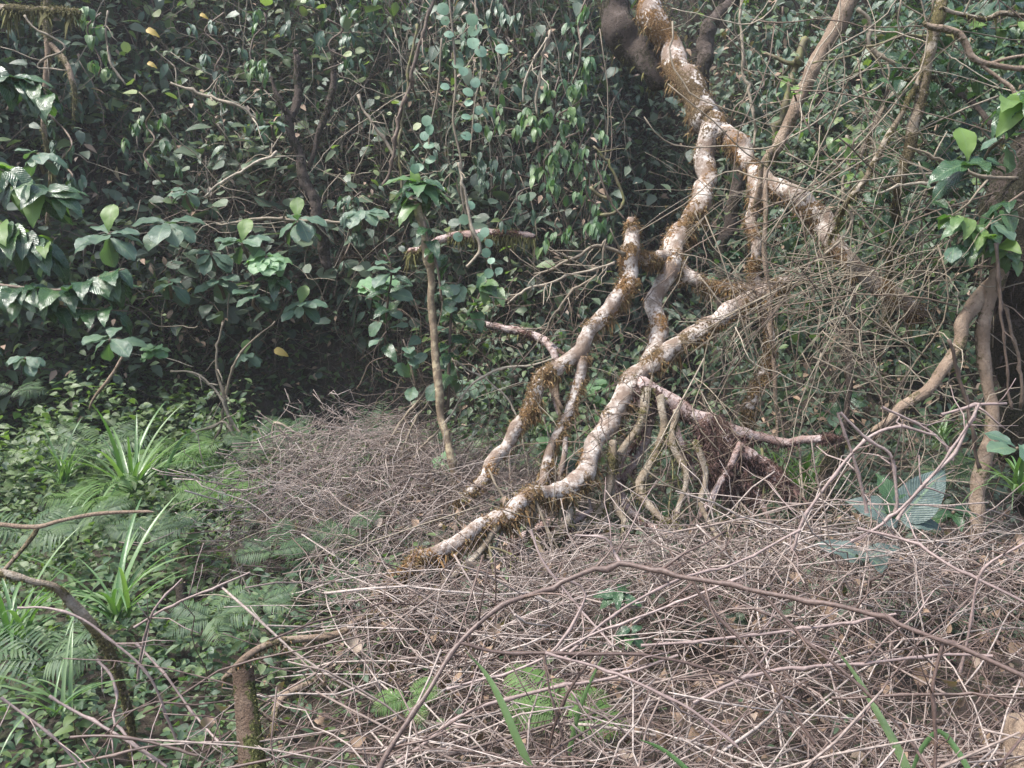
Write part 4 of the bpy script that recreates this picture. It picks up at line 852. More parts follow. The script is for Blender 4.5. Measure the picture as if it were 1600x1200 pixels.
tuft('grass tuft at the bottom left corner', 95, 1160, 2.4, 150, 16, 'gr2')
tuft('pale fine leaved tuft behind the root mass', 1255, 800, 5.2, 105, 70)
tuft('dense pale fine tuft right behind the dark stub', 1215, 790, 5.4, 95, 50)
tuft('grass tuft at the right edge below the shaggy trunk', 1590, 800, 3.9, 120, 24, 'gr2', lean=-.2)
tuft('sparse sedge tuft below the big ribbed grey leaves', 1470, 720, 4.3, 90, 22, 'gr2')
tuft('narrow leaved tuft in the misty gap left of the sapling', 370, 700, 6.3, 60, 18, 'gr2')
def blade(label, pts):
    rows = trace(pts); p = spline(rows, .02); t = thing('long_grass', label, 'grass', rows[0][:3])
    a = Acc(); T = nrm(np.gradient(p[:, :3], axis=0)); s_ = nrm(np.cross(T, np.array([.2, 1, .3]))); r = p[:, 3:4]
    up = np.cross(s_, T); V = np.stack([p[:, :3] - s_ * r, p[:, :3] - up * r * .5, p[:, :3] + s_ * r], 1)
    K = len(p); i = np.arange(K - 1) * 3; TT = np.concatenate([np.c_[i, i + 1, i + 4], np.c_[i, i + 4, i + 3], np.c_[i + 1, i + 2, i + 5], np.c_[i + 1, i + 5, i + 4]])
    C = np.zeros((K, 3, 4)); C[:, :, 0] = [0, .5, 1]; C[:, :, 1] = np.linspace(0, 1, K)[:, None]; C[..., 2] = .3; a.add(V.reshape(-1, 3), TT, C.reshape(-1, 4))
    link('blade', a.mesh('blade', off=t.location), M['grass'], t)
blade('green grass blade standing among the dead stems below centre', [(828, 1200, 1.75, 14), (806, 1150, 1.76, 15), (780, 1090, 1.78, 13), (757, 1050, 1.8, 8), (728, 1018, 1.82, 1)])
blade('long green grass blade slanting up in the lower right thicket', [(1425, 1220, 1.7, 15), (1400, 1165, 1.72, 14), (1372, 1115, 1.75, 11), (1340, 1060, 1.78, 7), (1300, 1005, 1.8, 1)])
blade('green grass blade bent sharply over at the bottom right', [(1425, 1205, 1.7, 5), (1440, 1170, 1.7, 9), (1467, 1142, 1.7, 10), (1490, 1165, 1.68, 10), (1512, 1200, 1.66, 9), (1530, 1240, 1.64, 5)])
blade('pale grass blade low on the bottom edge right of centre', [(1000, 1156, 1.75, 2), (1030, 1168, 1.73, 9), (1060, 1190, 1.7, 11), (1090, 1220, 1.68, 10)])
blade('short grass blade in the light fern below centre', [(888, 1180, 2.0, 8), (905, 1110, 2.0, 8), (925, 1060, 2.0, 5), (945, 1020, 2.0, 1)])
blade('pale arching grass blade curving over the left hollow', [(280, 770, 5.0, 5), (300, 745, 5.0, 6), (330, 730, 5.0, 5), (372, 726, 5.0, 2)])
blade('upright grass blade leaning over the dark hollow', [(255, 760, 5.0, 6), (265, 720, 5.0, 6), (285, 685, 5.0, 4), (305, 675, 5.0, 1)])

def frond_tmpl(pairs=20, L=1.0, wid=.34, curve=.5):
    a = Acc(); t = np.linspace(0, 1, 14); ang = curve * 1.5 * t
    y = np.concatenate([[0], np.cumsum(np.cos(ang[1:])) / 13]); z = .0 - np.concatenate([[0], np.cumsum(np.sin(ang[1:])) / 13])
    P = np.stack([0 * t, y, z], -1); tubes(a, P, np.linspace(.008, .003, 14), 4)
    pt = leaf_tmpl(4, .06, .2, .3, 'lance'); ti = np.linspace(.14, .985, pairs)
    for s in (-1, 1):
        pos = np.stack([0 * ti, np.interp(ti, t, y), np.interp(ti, t, z)], -1); tg = np.interp(ti, t, ang)
        d = np.stack([s * np.ones(pairs), .35 * np.cos(tg), -.35 * np.sin(tg) - .12], -1) + rng.normal(0, .06, (pairs, 3))
        ln = wid * np.sin(np.pi * (ti * .86 + .12)) ** .8 + .02
        leaves(a, pt, pos, nrm(d), np.tile([0, np.sin(.4), 1.], (pairs, 1)), ln)
    V = np.concatenate(a.V); T = np.concatenate(a.T); C = np.concatenate(a.C); return V, T, C
FR = {'f': tmesh('fern_frond', frond_tmpl(), M['fern']), 'fy': tmesh('light_fern_frond', frond_tmpl(22, 1, .36, .55), M['ferny']), 'fb': tmesh('broad_fern_frond', frond_tmpl(13, 1, .42, .35), M['fern'])}
def fern(label, px, py, Y, H, n, key='f', dirs=None, flat=.8):
    c = W(px, py, Y) + np.array([0, 0, .12 if px < 700 and not dirs else 0]); t = thing('fern', label, 'fern', c)
    for k in range(n):
        if dirs: d = dirs[k]; s_ = 1
        else:
            an = k * 2.4 + rng.random(); d = (math.cos(an), math.sin(an) * .8 - .25, rng.uniform(.3, flat)); s_ = rng.uniform(.7, 1.15)
        put('frond', FR[key], t, c, d, (0, -.6, 1) if not dirs else (0, -1, .5), px2m(H, Y) * s_)
fern('single upright fern frond left of the sapling foot', 600, 705, 5.9, 82, 2, 'f', [(-.05, -.1, 1), (-.4, -.2, .8)])
fern('fern frond standing alone in the dead stems, centre left', 560, 940, 3.9, 90, 2, 'f', [(-.35, -.2, 1), (.3, .1, .9)])
fern('light green fern behind the grass tuft by the thicket edge', 355, 800, 4.9, 80, 8, 'fy'); fern('ferny plant spreading under the forked stick', 130, 850, 4.2, 90, 9, 'f')
fern('light fern beyond the forked stick near the left edge', 150, 815, 4.6, 85, 8, 'fy')
fern('dark fern at the left edge below the forked stick', 40, 870, 3.8, 90, 7, 'fb'); fern('fern in the herbs right of the small dark stump', 335, 1010, 3.1, 80, 8, 'f')
fern('broad leafleted fern at the lower left below the mossy bent branch', 75, 1085, 2.6, 130, 6, 'fb'); fern('drooping fern on the left bank beside the creepers', 28, 640, 5.0, 62, 4, 'f')
fern('feathery fern at the top of the thicket mound', 400, 720, 5.6, 70, 8, 'f'); fern('feathery fern left on the mound near the arching twigs', 450, 700, 5.8, 60, 7, 'f')
fern('bright light green fern glowing beneath the dead stems, bottom centre', 875, 1120, 2.25, 130, 7, 'fy', None, .6)
fern('small light fern at the bottom left of the bright one', 640, 1150, 2.2, 70, 5, 'fy'); fern('fern low behind the left grass tuft', 240, 870, 3.9, 80, 7, 'f')
fern('small fern in the thicket edge beside the root arch', 410, 985, 3.1, 60, 6, 'f'); fern('small fern lying on the thicket right of the root arch', 520, 880, 4.1, 50, 5, 'f')
fern('fern beneath the feet of the right aerial roots', 1480, 740, 4.4, 80, 6, 'f')

fern('tall fern rising against the bank behind the left sword leaved tufts', 150, 730, 5.4, 90, 7, 'f'); fern('pale fern on the slope right of the large sword leaved tuft', 280, 740, 5.3, 80, 7, 'fy')
fern('fern half buried in the left edge of the dead thicket', 430, 900, 3.7, 80, 6, 'f'); fern('fern poking through the dead stems near the lower tree tip', 545, 860, 4.1, 60, 5, 'f')
# herb plants standing out of the left ground cover
def herb(seed):
    t = thing('herb_plant', 'small broad leaved green herb in the left ground cover', 'plant', (0, 0, 0), 'small herbs in the ground cover')
    a = Acc(); tubes(a, np.array([[0, 0, -.05], [.01, 0, .1], [0, .01, .24]]), np.array([.004, .003, .002]), 4); link('stem', a.mesh('stem'), M['mossy'], t)
    for k in range(9):
        an = k * 2.4; z = .05 + .022 * k
        put('leaf', lmesh('herb'), t, (0, 0, z), (math.cos(an), math.sin(an), .25), (0, 0, 1), (.14 - .007 * k) * .8)
    return t
protos = [herb(0)]
def copy_tree(o):
    c = o.copy(); COL.objects.link(c)
    for ch in o.children: d = ch.copy(); COL.objects.link(d); d.parent = c
    return c
spots = []
while len(spots) < 110:
    x = rng.uniform(-4.8, -.6); y = rng.uniform(2.2, 7.2)
    if thick(np.array([x]), np.array([y]))[0] < .35 and abs(x) < y * .68 and y < float(toe(x)) - .1: spots.append((x, y))
for i, (x, y) in enumerate(spots):
    o = protos[0] if i == 0 else copy_tree(protos[0])
    o.location = (x, y, gz(x, y) + rng.uniform(.02, .2)); o.rotation_euler = (rng.normal(0, .2), rng.normal(0, .2), rng.uniform(0, 6.28)); s_ = rng.uniform(.55, 1.05) * (.6 + .09 * y); o.scale = (s_,) * 3

# ------------------------------------------------------------------ lianas and twigs
def stick(name, label, cat, rows, mat, wig=.004, twigs=0, tl=(.08, .3), group=None, sides=6, knots=True):
    p = spline(trace(rows), .035); c = p[:, :3] + (np.stack([vnoise(p[:, :3], 8, q) for q in (1, 2, 3)], -1) - .5) * wig * 2; r = p[:, 3].copy()
    if knots: kk = (np.arange(len(r)) % 5 == 0); r *= 1 + .45 * kk; c = c + rng.normal(0, 1, c.shape) * (r * .5)[:, None] * kk[:, None]
    t0 = c[len(c) // 2]; a = Acc(); tubes(a, c, r, sides, rnd=[rng.random()])
    if twigs: Q, RR = sidetw(c[None], r[None], twigs, tl); tubes(a, Q, RR, 4)
    o = link(name, a.mesh(name, off=t0), mat, label=label, cat=cat, group=group); o.location = tuple(t0); return o
S = [
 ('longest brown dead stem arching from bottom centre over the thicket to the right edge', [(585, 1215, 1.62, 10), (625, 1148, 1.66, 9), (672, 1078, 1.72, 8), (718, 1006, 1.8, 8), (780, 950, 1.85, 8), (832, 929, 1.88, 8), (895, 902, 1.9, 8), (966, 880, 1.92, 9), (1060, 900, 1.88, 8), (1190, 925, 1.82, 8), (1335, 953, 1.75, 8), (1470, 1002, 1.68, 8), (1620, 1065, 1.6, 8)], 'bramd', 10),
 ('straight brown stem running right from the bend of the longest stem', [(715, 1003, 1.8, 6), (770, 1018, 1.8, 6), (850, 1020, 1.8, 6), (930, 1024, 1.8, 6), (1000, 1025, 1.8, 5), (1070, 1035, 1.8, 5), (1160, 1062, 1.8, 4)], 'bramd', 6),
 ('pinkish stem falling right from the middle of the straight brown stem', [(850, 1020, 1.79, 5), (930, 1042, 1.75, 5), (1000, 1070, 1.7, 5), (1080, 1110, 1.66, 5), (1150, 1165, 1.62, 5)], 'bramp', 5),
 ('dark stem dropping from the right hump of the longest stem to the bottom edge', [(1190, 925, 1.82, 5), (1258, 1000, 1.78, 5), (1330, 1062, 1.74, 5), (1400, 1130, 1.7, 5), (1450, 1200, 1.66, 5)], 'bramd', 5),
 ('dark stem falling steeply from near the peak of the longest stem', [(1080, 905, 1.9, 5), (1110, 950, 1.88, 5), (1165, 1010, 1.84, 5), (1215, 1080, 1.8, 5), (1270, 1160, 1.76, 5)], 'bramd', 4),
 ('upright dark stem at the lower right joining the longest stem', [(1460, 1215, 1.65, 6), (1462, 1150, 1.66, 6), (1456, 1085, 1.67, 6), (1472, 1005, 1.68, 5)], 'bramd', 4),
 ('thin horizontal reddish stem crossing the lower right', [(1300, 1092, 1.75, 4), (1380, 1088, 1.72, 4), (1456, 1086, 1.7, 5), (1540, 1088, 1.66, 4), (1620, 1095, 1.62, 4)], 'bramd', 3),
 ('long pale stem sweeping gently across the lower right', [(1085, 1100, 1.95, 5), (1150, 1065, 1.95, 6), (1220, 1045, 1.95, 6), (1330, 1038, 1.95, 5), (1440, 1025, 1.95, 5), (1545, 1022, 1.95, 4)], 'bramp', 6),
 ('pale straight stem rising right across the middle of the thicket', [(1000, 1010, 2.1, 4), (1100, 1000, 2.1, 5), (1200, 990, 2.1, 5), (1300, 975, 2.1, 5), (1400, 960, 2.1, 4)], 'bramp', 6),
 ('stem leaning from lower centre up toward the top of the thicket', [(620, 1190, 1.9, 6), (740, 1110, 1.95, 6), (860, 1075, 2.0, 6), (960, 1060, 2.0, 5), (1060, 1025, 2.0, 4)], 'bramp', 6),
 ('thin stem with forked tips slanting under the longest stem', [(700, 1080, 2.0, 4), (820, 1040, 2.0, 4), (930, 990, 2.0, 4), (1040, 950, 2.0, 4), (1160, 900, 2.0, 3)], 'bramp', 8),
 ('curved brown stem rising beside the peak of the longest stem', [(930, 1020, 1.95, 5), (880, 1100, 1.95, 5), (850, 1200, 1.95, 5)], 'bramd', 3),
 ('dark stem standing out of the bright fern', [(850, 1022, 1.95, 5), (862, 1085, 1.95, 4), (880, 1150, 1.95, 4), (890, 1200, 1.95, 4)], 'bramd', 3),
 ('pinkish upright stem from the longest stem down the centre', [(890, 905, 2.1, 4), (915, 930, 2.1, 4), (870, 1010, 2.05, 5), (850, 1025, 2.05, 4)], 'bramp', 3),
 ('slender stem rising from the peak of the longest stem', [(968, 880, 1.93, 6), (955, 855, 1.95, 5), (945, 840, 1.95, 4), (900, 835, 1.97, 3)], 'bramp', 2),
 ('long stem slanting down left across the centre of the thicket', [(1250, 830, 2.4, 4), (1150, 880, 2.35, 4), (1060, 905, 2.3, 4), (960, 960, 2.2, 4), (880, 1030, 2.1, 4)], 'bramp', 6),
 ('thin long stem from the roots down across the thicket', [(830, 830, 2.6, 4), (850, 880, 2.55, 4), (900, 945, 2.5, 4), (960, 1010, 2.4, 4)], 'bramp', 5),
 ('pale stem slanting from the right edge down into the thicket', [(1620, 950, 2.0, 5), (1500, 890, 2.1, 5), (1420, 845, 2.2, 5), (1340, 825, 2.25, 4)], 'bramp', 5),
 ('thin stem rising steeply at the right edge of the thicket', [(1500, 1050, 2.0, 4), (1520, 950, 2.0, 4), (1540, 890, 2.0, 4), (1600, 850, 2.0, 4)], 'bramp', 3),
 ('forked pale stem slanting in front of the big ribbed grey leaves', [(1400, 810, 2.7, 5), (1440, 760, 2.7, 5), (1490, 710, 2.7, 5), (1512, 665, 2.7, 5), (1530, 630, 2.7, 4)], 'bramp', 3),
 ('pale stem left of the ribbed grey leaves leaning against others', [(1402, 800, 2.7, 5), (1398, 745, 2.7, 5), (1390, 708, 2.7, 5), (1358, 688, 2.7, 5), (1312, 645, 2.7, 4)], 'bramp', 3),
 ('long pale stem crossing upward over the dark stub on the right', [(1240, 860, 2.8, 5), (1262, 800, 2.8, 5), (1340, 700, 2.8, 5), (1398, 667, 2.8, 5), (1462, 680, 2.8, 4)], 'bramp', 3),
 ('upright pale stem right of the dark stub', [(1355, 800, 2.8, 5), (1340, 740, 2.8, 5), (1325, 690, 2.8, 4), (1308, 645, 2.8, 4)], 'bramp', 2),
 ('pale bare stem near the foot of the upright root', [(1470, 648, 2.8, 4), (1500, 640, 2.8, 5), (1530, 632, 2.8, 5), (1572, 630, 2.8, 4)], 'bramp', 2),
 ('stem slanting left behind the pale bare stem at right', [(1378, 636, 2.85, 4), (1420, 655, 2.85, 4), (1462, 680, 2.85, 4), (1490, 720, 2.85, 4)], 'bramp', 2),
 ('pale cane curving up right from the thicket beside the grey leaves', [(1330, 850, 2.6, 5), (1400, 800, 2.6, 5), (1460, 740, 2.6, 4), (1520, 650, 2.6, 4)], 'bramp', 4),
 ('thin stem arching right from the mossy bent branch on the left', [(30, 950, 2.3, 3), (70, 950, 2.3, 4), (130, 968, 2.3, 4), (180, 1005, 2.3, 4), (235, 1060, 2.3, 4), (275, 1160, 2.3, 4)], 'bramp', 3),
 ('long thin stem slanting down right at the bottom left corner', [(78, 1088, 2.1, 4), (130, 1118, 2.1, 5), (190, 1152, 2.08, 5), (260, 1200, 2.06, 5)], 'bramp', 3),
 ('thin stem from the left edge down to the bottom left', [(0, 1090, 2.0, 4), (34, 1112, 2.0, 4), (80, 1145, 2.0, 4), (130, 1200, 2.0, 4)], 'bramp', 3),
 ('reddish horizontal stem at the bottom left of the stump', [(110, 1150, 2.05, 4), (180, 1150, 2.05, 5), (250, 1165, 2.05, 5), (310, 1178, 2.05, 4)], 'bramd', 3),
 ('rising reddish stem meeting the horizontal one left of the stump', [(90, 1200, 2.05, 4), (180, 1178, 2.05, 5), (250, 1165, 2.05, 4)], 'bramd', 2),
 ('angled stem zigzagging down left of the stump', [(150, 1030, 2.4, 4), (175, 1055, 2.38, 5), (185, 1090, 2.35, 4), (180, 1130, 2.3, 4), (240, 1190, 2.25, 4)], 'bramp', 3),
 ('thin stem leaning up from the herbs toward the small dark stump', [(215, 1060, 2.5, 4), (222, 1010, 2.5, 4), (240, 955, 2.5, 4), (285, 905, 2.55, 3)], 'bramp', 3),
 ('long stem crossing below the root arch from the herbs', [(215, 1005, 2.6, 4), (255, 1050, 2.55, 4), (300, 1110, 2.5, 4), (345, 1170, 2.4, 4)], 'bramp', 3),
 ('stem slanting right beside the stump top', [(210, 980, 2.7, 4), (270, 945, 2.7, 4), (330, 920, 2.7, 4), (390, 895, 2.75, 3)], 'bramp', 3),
]
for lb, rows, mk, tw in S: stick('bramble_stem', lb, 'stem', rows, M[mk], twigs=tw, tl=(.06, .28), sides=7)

# individual loose stems on top of the thicket (shared shapes)
vari = []
for v_ in range(14):
    K = 9; t_ = np.linspace(-.5, .5, K); P = np.stack([t_, .06 * np.sin(t_ * 4 + v_), .10 * (1 - 4 * t_ ** 2)], -1) + rng.normal(0, .010, (K, 3)); R = np.linspace(.0047, .0026, K)
    a = Acc(); tubes(a, P, R * (1 + .3 * (np.arange(K) % 2)), 5, rnd=[0]); Q, RR = sidetw(P[None], R[None], 5, (.06, .26)); tubes(a, Q, RR, 4, rnd=np.zeros(len(Q)))
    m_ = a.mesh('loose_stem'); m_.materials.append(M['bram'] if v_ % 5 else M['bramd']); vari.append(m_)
cnt = 0; hs = []
while cnt < 290:
    y = 1.5 + 4.3 * rng.random() ** 1.6; x = rng.uniform(-.30 * y - .3, .66 * y)
    if rng.random() > thick(np.array([x]), np.array([y]))[0] ** 2: continue
    g = float(mound(np.array([x]), np.array([y]))[0]) - rng.uniform(-.02, .16)
    o = bpy.data.objects.new('loose_stem', vari[int(rng.integers(14))]); COL.objects.link(o)
    az = rng.normal(.45, .5) if rng.random() < .55 else rng.uniform(0, 6.28)
    o.location = (x, y, g); o.rotation_euler = (rng.uniform(0, 6.28), rng.normal(-.05, .25), az); s_ = rng.uniform(.55, 1.35) * (.75 + .1 * y); th_ = rng.uniform(.4, .8); o.scale = (s_, s_ * th_, s_ * th_)
    o['label'] = 'thin dead brown stem lying loose on top of the bramble thicket'; o['category'] = 'stem'; o['group'] = 'loose dead stems on the thicket'; cnt += 1

# named lianas and bare twigs
Z_ = [
 ('pale vine pair dropping in the curtain above the bright pendent leaves', [(862, 50, 5.9, 3), (850, 90, 5.9, 4), (842, 140, 5.9, 4), (836, 180, 5.9, 3)], 'twig', 3),
 ('thin pale vine hanging beside the vine pair in the curtain', [(858, 60, 5.88, 3), (834, 95, 5.88, 3), (820, 130, 5.88, 3), (822, 160, 5.88, 3)], 'twig', 2),
 ('looping vine hanging free into the dark gap right of the curtain', [(925, 230, 5.8, 3), (950, 255, 5.8, 4), (970, 290, 5.8, 4), (975, 318, 5.8, 4), (960, 332, 5.8, 5), (940, 336, 5.8, 4)], 'mossy', 2),
 ('small curved vine in the dark gap inside the larger loop', [(920, 290, 5.82, 4), (936, 305, 5.82, 5), (955, 308, 5.82, 4), (958, 320, 5.82, 3)], 'mossy', 1),
 ('thin vine dropping from the loop toward the broken mossy tip', [(930, 240, 5.75, 2), (950, 300, 5.75, 3), (975, 345, 5.75, 2)], 'brown', 1),
 ('long pale liana hanging straight between fallen tree and brown trunk', [(1160, -20, 5.7, 3), (1158, 50, 5.7, 4), (1165, 120, 5.7, 5), (1175, 160, 5.7, 5), (1181, 195, 5.7, 4), (1176, 230, 5.7, 4)], 'twig', 3),
 ('mossy hanging cord left of the slanting brown trunk', [(1258, 60, 5.8, 10), (1248, 90, 5.8, 12), (1235, 130, 5.8, 9), (1226, 170, 5.8, 10), (1212, 215, 5.8, 9), (1208, 260, 5.8, 6)], 'mossy', 3),
 ('angular pale branch zigzagging right of the brown trunk', [(1340, 15, 5.0, 5), (1358, 38, 5.0, 6), (1362, 68, 5.0, 7), (1385, 95, 5.0, 7), (1410, 112, 5.0, 5), (1430, 122, 5.0, 4)], 'twig', 4),
 ('long dark arc of vine crossing from the mossy twin stems', [(1270, 100, 5.0, 2), (1340, 88, 4.9, 3), (1400, 60, 4.8, 4), (1440, 55, 4.8, 4), (1490, 60, 4.7, 4)], 'mossy', 3),
 ('long thin straight vine slanting from the fallen tree to the twin stems', [(1068, 395, 5.3, 2), (1140, 355, 5.2, 2), (1230, 310, 5.1, 3), (1330, 262, 5.0, 3), (1400, 235, 5.0, 3), (1470, 230, 5.0, 2)], 'brown', 4),
 ('pale bare branch reaching left from the right trunk at mid height', [(1588, 278, 4.3, 6), (1540, 277, 4.3, 6), (1500, 268, 4.3, 5), (1460, 245, 4.3, 4), (1420, 235, 4.3, 3)], 'twig', 6),
 ('second bare branch reaching left just under the mid height one', [(1500, 283, 4.35, 4), (1450, 286, 4.35, 5), (1400, 292, 4.35, 4), (1370, 300, 4.35, 3)], 'twig', 6),
 ('grey upright vine down the middle of the right tangle', [(1325, 215, 4.8, 4), (1320, 260, 4.8, 5), (1322, 310, 4.8, 5), (1332, 340, 4.8, 5), (1320, 370, 4.8, 4), (1290, 400, 4.8, 4)], 'twig', 5),
 ('dark straight stem slanting low across the right edge', [(1560, 430, 4.0, 4), (1572, 500, 4.0, 5), (1590, 560, 4.0, 5), (1600, 640, 4.0, 5)], 'brown', 2),
 ('dark upright stem in front of the upright tan root', [(1556, 380, 3.9, 5), (1562, 460, 3.9, 5), (1572, 540, 3.9, 4), (1585, 640, 3.9, 4)], 'brown', 2),
 ('thin dark stem leaning left of the upright tan root', [(1478, 530, 3.6, 5), (1500, 590, 3.6, 6), (1515, 660, 3.6, 6), (1530, 730, 3.6, 5)], 'brown', 3),
 ('pale bare branch dropping from the broken branch collar to the left', [(975, 398, 5.2, 6), (940, 382, 5.15, 5), (905, 398, 5.1, 5), (860, 420, 5.1, 4), (832, 425, 5.1, 3)], 'twig', 12),
 ('second pale bare branch spraying left below the collar', [(960, 412, 5.15, 4), (910, 428, 5.1, 4), (865, 440, 5.05, 4), (820, 452, 5.0, 4), (792, 475, 5.0, 3)], 'twig', 14),
 ('third bare twig spray curving down toward the curved log', [(930, 432, 5.1, 3), (890, 465, 5.05, 4), (866, 490, 5.05, 3), (855, 520, 5.05, 3)], 'twig', 10),
 ('short hooked twig at the collar of the broken branch', [(940, 384, 5.15, 4), (946, 370, 5.15, 4), (943, 395, 5.15, 3), (945, 420, 5.15, 3)], 'twig', 2),
 ('pale vine meeting a broken twig beside the wedged log', [(718, 250, 5.8, 4), (728, 310, 5.8, 4), (738, 360, 5.8, 5), (750, 388, 5.8, 5), (728, 420, 5.8, 4)], 'twig', 2),
 ('thin straight stick slanting right below the sapling leaves', [(690, 560, 5.3, 3), (740, 580, 5.2, 3), (790, 620, 5.1, 3), (820, 690, 5.0, 3), (828, 760, 5.0, 2)], 'twig', 3),
 ('thin stick standing under the orange mossy branch', [(765, 730, 4.5, 3), (782, 770, 4.45, 4), (805, 810, 4.4, 4)], 'twig', 1),
 ('bare arching twig in the left hollow, tallest of the cluster', [(350, 505, 5.8, 3), (338, 560, 5.8, 4), (350, 620, 5.8, 5), (360, 670, 5.8, 5), (380, 710, 5.8, 4)], 'twig', 9),
 ('bare twig reaching left in the cluster over the hollow', [(265, 577, 5.75, 3), (315, 585, 5.75, 3), (340, 615, 5.75, 4), (355, 650, 5.75, 5), (385, 690, 5.75, 4)], 'twig', 8),
 ('horizontal twig stub low in the hollow cluster', [(296, 672, 5.7, 4), (330, 666, 5.7, 5), (350, 660, 5.7, 4), (376, 700, 5.7, 3)], 'twig', 3),
 ('bare twig leaning right in the hollow cluster', [(430, 502, 5.8, 2), (385, 545, 5.8, 3), (360, 590, 5.8, 4), (345, 655, 5.8, 4), (330, 712, 5.8, 3)], 'twig', 6),
 ('pale arch of twig at the right foot of the hollow', [(425, 690, 5.6, 3), (430, 662, 5.6, 4), (452, 668, 5.6, 4), (478, 690, 5.6, 3), (500, 720, 5.6, 3)], 'twig', 5),
 ('pale branch forking high on the left bank beside the dark trunk', [(265, 130, 6.2, 3), (310, 145, 6.2, 5), (350, 160, 6.2, 5), (385, 175, 6.2, 4), (400, 190, 6.2, 3)], 'twig', 6),
 ('curved pale branch hooked over the middle of the left bank', [(320, 310, 6.0, 3), (350, 280, 6.0, 4), (390, 260, 6.0, 4), (425, 245, 6.0, 5), (432, 236, 6.0, 4)], 'twig', 5),
 ('straight horizontal pale branch behind the uppermost rosette', [(340, 350, 6.2, 3), (400, 342, 6.2, 4), (470, 345, 6.2, 5), (540, 348, 6.2, 4)], 'twig', 5),
 ('forked pale branch in the misty vines left of the sapling top', [(560, 150, 6.2, 4), (580, 190, 6.2, 4), (605, 225, 6.2, 5), (620, 250, 6.2, 4)], 'twig', 5),
 ('long slanting brown vine from the top toward the sapling tuft', [(680, -20, 6.1, 5), (660, 60, 6.1, 5), (640, 130, 6.1, 6), (622, 180, 6.1, 6), (618, 240, 6.1, 5), (600, 290, 6.1, 4)], 'brown', 6),
 ('thin vine running from the top down left of the curtain', [(655, 40, 6.1, 4), (632, 150, 6.1, 4), (625, 230, 6.1, 4), (630, 320, 6.1, 3)], 'mossy', 4),
 ('pale crooked branch near the mossy top left branch', [(40, 25, 5.5, 3), (60, 50, 5.5, 3), (100, 70, 5.5, 3), (60, 108, 5.5, 3), (100, 110, 5.5, 2)], 'twig', 3),
 ('tall thin vine beside the slim upper left trunk', [(170, 20, 6.0, 3), (165, 60, 6.0, 3), (172, 95, 6.0, 4), (195, 130, 6.0, 3)], 'twig', 3),
 ('brown stem arc springing from the thicket left of the sapling foot', [(580, 760, 5.3, 3), (600, 700, 5.3, 4), (640, 640, 5.3, 4), (672, 600, 5.3, 3)], 'twig', 2),
 ('second brown stem arc beside the first, left of the sapling foot', [(600, 770, 5.25, 3), (620, 720, 5.25, 4), (652, 650, 5.25, 4), (676, 622, 5.25, 3)], 'twig', 2),
 ('third stem arc closest to the sapling foot', [(625, 780, 5.2, 3), (640, 730, 5.2, 4), (668, 690, 5.2, 4), (690, 665, 5.2, 3)], 'twig', 2),
 ('thin arc of vine from the sapling toward the orange mossy branch', [(690, 690, 5.1, 3), (720, 620, 5.1, 3), (770, 580, 5.1, 4), (830, 570, 5.1, 3), (865, 560, 5.1, 3)], 'twig', 3),
]
for lb, rows, mk, tw in Z_: stick('vine' if 'vine' in lb or 'liana' in lb else 'bare_twig', lb, 'vine' if 'vine' in lb or 'liana' in lb else 'twig', rows, M[mk], wig=.02, twigs=tw, tl=(.05, .3))

# fan-like dead twig sprays in the right tangle, and loose arcs
def spray(c, d, L, r, depth, out):
    K = 6; bend = nrm(rdir(1)[0]) * L * rng.uniform(.05, .25); t_ = np.linspace(0, 1, K)[:, None]
    P = c + d * L * t_ + bend * (t_ * (1 - t_)) * 2 + np.array([0, 0, -1]) * L * .18 * t_ ** 2 + rng.normal(0, .008 * L, (K, 3)) * t_
    out.append((P, np.linspace(r, r * .6, K)))
    if depth:
        for q in range(int(rng.integers(2, 5))):
            i = int(rng.integers(1, K)); spray(P[i], nrm(d * .8 + rdir(1)[0] * np.array([.8, .5, .8])), L * rng.uniform(.45, .8), r * .65, depth - 1, out)
TW = [(1470, 40, 5.0, (-.6, 0, -.8)), (1440, 120, 5.0, (-.8, -.1, -.6)), (1500, 270, 4.4, (-1, -.1, .1)), (1560, 300, 4.4, (-1, -.1, -.2)), (1340, 90, 5.1, (.3, 0, -1)), (1420, 230, 5.0, (-.7, 0, -.7)), (1330, 300, 5.0, (-.3, 0, -1)),
      (1380, 330, 4.9, (-.5, -.2, -.9)), (1310, 590, 4.8, (-.5, -.1, .8)), (1330, 500, 4.8, (-.6, -.1, .5)), (1340, 480, 4.7, (.3, -.1, .8)), (1300, 420, 4.9, (-.8, -.2, -.2)), (1250, 330, 5.2, (.2, -.1, -1)), (1420, 430, 4.6, (-.8, 0, .3)),
      (1480, 400, 4.4, (-1, -.1, -.1)), (1500, 480, 4.3, (-1, -.1, .2)), (1450, 560, 4.3, (-.7, -.1, .6)), (1380, 600, 4.4, (-.4, -.1, .8)), (1210, 560, 4.9, (-.3, -.2, .8)), (1130, 600, 4.8, (.2, -.3, .6)), (1560, 150, 4.5, (-1, 0, -.3)),
      (1240, 500, 4.9, (.6, -.2, .4)), (1100, 560, 4.8, (-.4, -.3, -.5)), (1150, 800, 4.3, (-.5, -.3, .4)), (1060, 830, 4.2, (.8, -.3, .3)), (1000, 820, 4.2, (-.6, -.3, .3)), (1200, 850, 4.0, (.5, -.3, .3)), (1300, 760, 4.2, (.3, -.3, .7))]
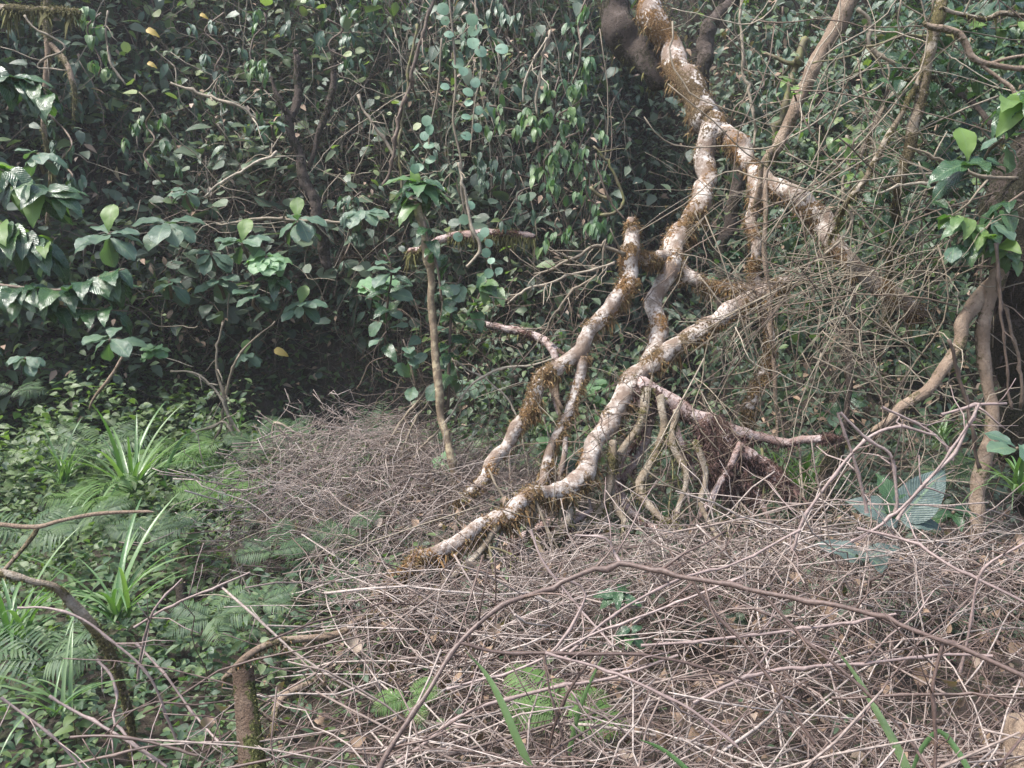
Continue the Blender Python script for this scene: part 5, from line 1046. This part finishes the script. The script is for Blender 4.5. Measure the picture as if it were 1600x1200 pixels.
TL = ['hanging from the top of the mossy twin stems', 'leaning left off the mossy twin stems', 'reaching left from behind the bright rosette', 'spreading left from the shaggy right trunk', 'dropping from the angular pale branch', 'slanting left below the mossy twin stems', 'falling straight in the middle of the right tangle', 'dangling under the pale hooked branch, mid tangle', 'rising left above the end of the slanting tan root', 'rising beside the upright dark stem', 'rising right of the upright dark stem', 'reaching left above the fallen tree lower limb', 'dropping beside the right fork of the fallen tree', 'reaching left at the top of the slanting tan root', 'spreading left just below the drooping greyish leaves', 'reaching left beside the two tan roots', 'rising over the slanting tan root', 'rising behind the slanting tan root foot', 'rising left of the grey dead pole', 'rising in the gap right of the thick lower limb', 'arching left of the dark arched branch', 'spreading right of the grey dead pole', 'hanging under the thick lower limb', 'in front of the hanging root mass', 'spreading right below the root mass', 'spreading left at the feet of the fallen tree', 'low in front of the dark slanting stub', 'rising over the dark slanting stub']
for k, (px, py, Y_, d) in enumerate(TW):
    out = []; spray(W(px, py, Y_), nrm(np.array(d, float)), rng.uniform(.6, 1.1), .006, 3, out); out = out[:30]
    t0 = out[0][0][0]; a = Acc(); tubes(a, np.stack([o_[0] for o_ in out]), np.stack([o_[1] for o_ in out]), 4)
    o = link('twig_spray', a.mesh('twig_spray', off=t0), M['twig'] if k % 3 else M['brown'], label='bare dead twigs ' + TL[k], cat='twigs', group='bare twig sprays in the right tangle'); o.location = tuple(t0)
RT = [(735, 836, 3.86, (-.5, -.5, -.3)), (760, 822, 3.9, (.2, -.6, -.7)), (800, 800, 4.0, (-.3, -.5, -.6)), (835, 778, 4.1, (.3, -.4, -.8)), (875, 768, 4.3, (-.2, -.4, -.9)), (920, 780, 4.5, (.1, -.4, -.8)),
      (960, 790, 4.6, (-.3, -.5, -.5)), (1000, 806, 4.6, (.5, -.5, -.4)), (1040, 828, 4.6, (.2, -.7, -.3)), (1095, 800, 4.6, (-.4, -.5, -.5)), (1110, 780, 4.6, (.3, -.5, -.6)), (1215, 830, 4.5, (.3, -.6, -.3)), (690, 862, 3.7, (-.5, -.4, -.2)),
      (980, 740, 4.8, (.5, -.3, -.7)), (1070, 720, 4.8, (.1, -.3, -.9)), (1150, 760, 4.7, (.2, -.4, -.8)), (1020, 650, 4.9, (.3, -.3, -.8)), (860, 700, 4.85, (-.2, -.3, -.9)), (1250, 700, 4.8, (.1, -.4, -.9)), (1190, 700, 4.8, (-.2, -.4, -.9))]
for k, (px, py, Y_, d) in enumerate(RT):
    out = []; spray(W(px, py, Y_), nrm(np.array(d, float)), rng.uniform(.45, .7), .009, 2, out); out = out[:22]
    t0 = out[0][0][0]; a = Acc(); tubes(a, np.stack([o_[0] for o_ in out]), np.stack([o_[1] for o_ in out]), 5)
    o = link('root_spray', a.mesh('root_spray', off=t0), M[('twig', 'mossy', 'bram')[k % 3]], label='thin forked roots fanning into the brush under the lower limbs of the fallen tree', cat='roots', group='thin roots fanning under the fallen tree'); o.location = tuple(t0)
acc = Acc()
P, R = arcs(90, (.1, 2.0), (.25, .95), (.2, .8), (.002, .0055), vert=.35, sag=.5, fr=lambda x, z: 4.75 + 0 * x); tubes(acc, P, R, 4)
link('rootlet_tangle', acc.mesh('rootlet_tangle'), M['brown'], kind='stuff')
def near(x, z): return 4.9 - .12 * (np.asarray(x) - 2) + 0 * z
acc = Acc()
P, R = arcs(150, (1.3, 3.9), (1.0, 4.4), (.5, 1.8), (.003, .0065), vert=.3, sag=.35, fr=near); tubes(acc, P, R, 4)
P, R = arcs(60, (1.2, 3.6), (.5, 2.0), (.3, 1.3), (.0025, .005), vert=.2, sag=.4, fr=lambda x, z: near(x, z) - .4); tubes(acc, P, R, 4)
link('vine_tangle', acc.mesh('vine_tangle'), M['twig'], kind='stuff')
acc = Acc()
P, R = arcs(90, (1.3, 3.9), (.8, 4.4), (.5, 1.8), (.0025, .006), vert=.4, sag=.35, fr=near); tubes(acc, P, R, 4)
P, R = arcs(200, (-.9, 1.6), (.3, 1.5), (.3, 1.0), (.0016, .004), vert=.2, sag=.5, fr=lambda x, z: 5.6 + 0 * x); tubes(acc, P, R, 4)
link('vine_tangle', acc.mesh('vine_tangle'), M['brown'], kind='stuff')

# loose leaves of the thickets on the right, between the trunks
def airleaves(name, n, pxr, pyr, Yr, size, tm, mat, pend=.3):
    k = n // 12; c = np.array([W(rng.uniform(*pxr), rng.uniform(*pyr), rng.uniform(*Yr)) for _ in range(k)])
    idx = np.repeat(np.arange(k), 12); pos = c[idx] + rng.normal(0, .11, (k * 12, 3))
    a = Acc(); leaves(a, tm, pos, nrm(rdir(k * 12, -.6, .3) + np.array([0, -.3, -pend])), nrm(np.array([0, -.5, 1]) + rdir(k * 12) * .5), rng.uniform(.6, 1.2, k * 12) * size)
    link(name, a.mesh(name), mat, kind='stuff')
airleaves('shrub_foliage', 2600, (1150, 1640), (0, 640), (6.0, 7.0), .085, T_small, M['bg'])
airleaves('shrub_foliage', 1500, (1180, 1640), (100, 700), (5.7, 6.6), .08, T_ov, M['herb'])
airleaves('shrub_foliage', 900, (720, 1150), (520, 760), (5.6, 6.6), .075, T_ov, M['herb'])
airleaves('shrub_foliage', 700, (720, 1300), (450, 760), (5.5, 6.6), .1, T_small, M['bg'])
airleaves('shrub_foliage', 900, (1380, 1640), (0, 330), (4.6, 5.4), .1, T_ov, M['gloss'])

# pale rock at the bottom right corner
a = Acc(); t_ = np.linspace(0, math.pi, 15); f_ = np.linspace(0, 2 * math.pi, 25)[:-1]
D = np.array([[math.sin(q) * math.cos(p), math.sin(q) * math.sin(p), math.cos(q)] for q in t_ for p in f_]); rad = .6 + .5 * fbm(D, 1.6, 4) + .35 * vnoise(D, 2.3, 8)
c = W(1625, 1190, 1.9); V = D * rad[:, None] * np.array([.09, .1, .13]); T = []
for i in range(14):
    for j in range(24):
        j2 = (j + 1) % 24; T += [(i * 24 + j, (i + 1) * 24 + j, (i + 1) * 24 + j2), (i * 24 + j, (i + 1) * 24 + j2, i * 24 + j2)]
C = np.zeros((len(V), 4)); a.add(V, T, C)
o = link('rock', a.mesh('rock'), M['tan'], label='pale brown rock in the bottom right corner', cat='rock'); o.location = tuple(c)

# ------------------------------------------------------------------ haze
m, n, b, out = mat_base('haze_air'); n.nodes.remove(b)
v = N(n, 'ShaderNodeVolumePrincipled'); v.inputs['Density'].default_value = .003; v.inputs['Color'].default_value = (.93, .95, 1, 1); v.inputs['Anisotropy'].default_value = .3
n.links.new(v.outputs[0], out.inputs['Volume'])
x0, x1, y0, y1, z0, z1 = -62, 62, -42, 92, -3, 13.5
vv = [(x, y, z) for x in (x0, x1) for y in (y0, y1) for z in (z0, z1)]
me = bpy.data.meshes.new('haze'); me.from_pydata(vv, [], [(0, 1, 3, 2), (4, 6, 7, 5), (0, 4, 5, 1), (2, 3, 7, 6), (0, 2, 6, 4), (1, 5, 7, 3)]); me.materials.append(m)
link('haze', me, kind='stuff')
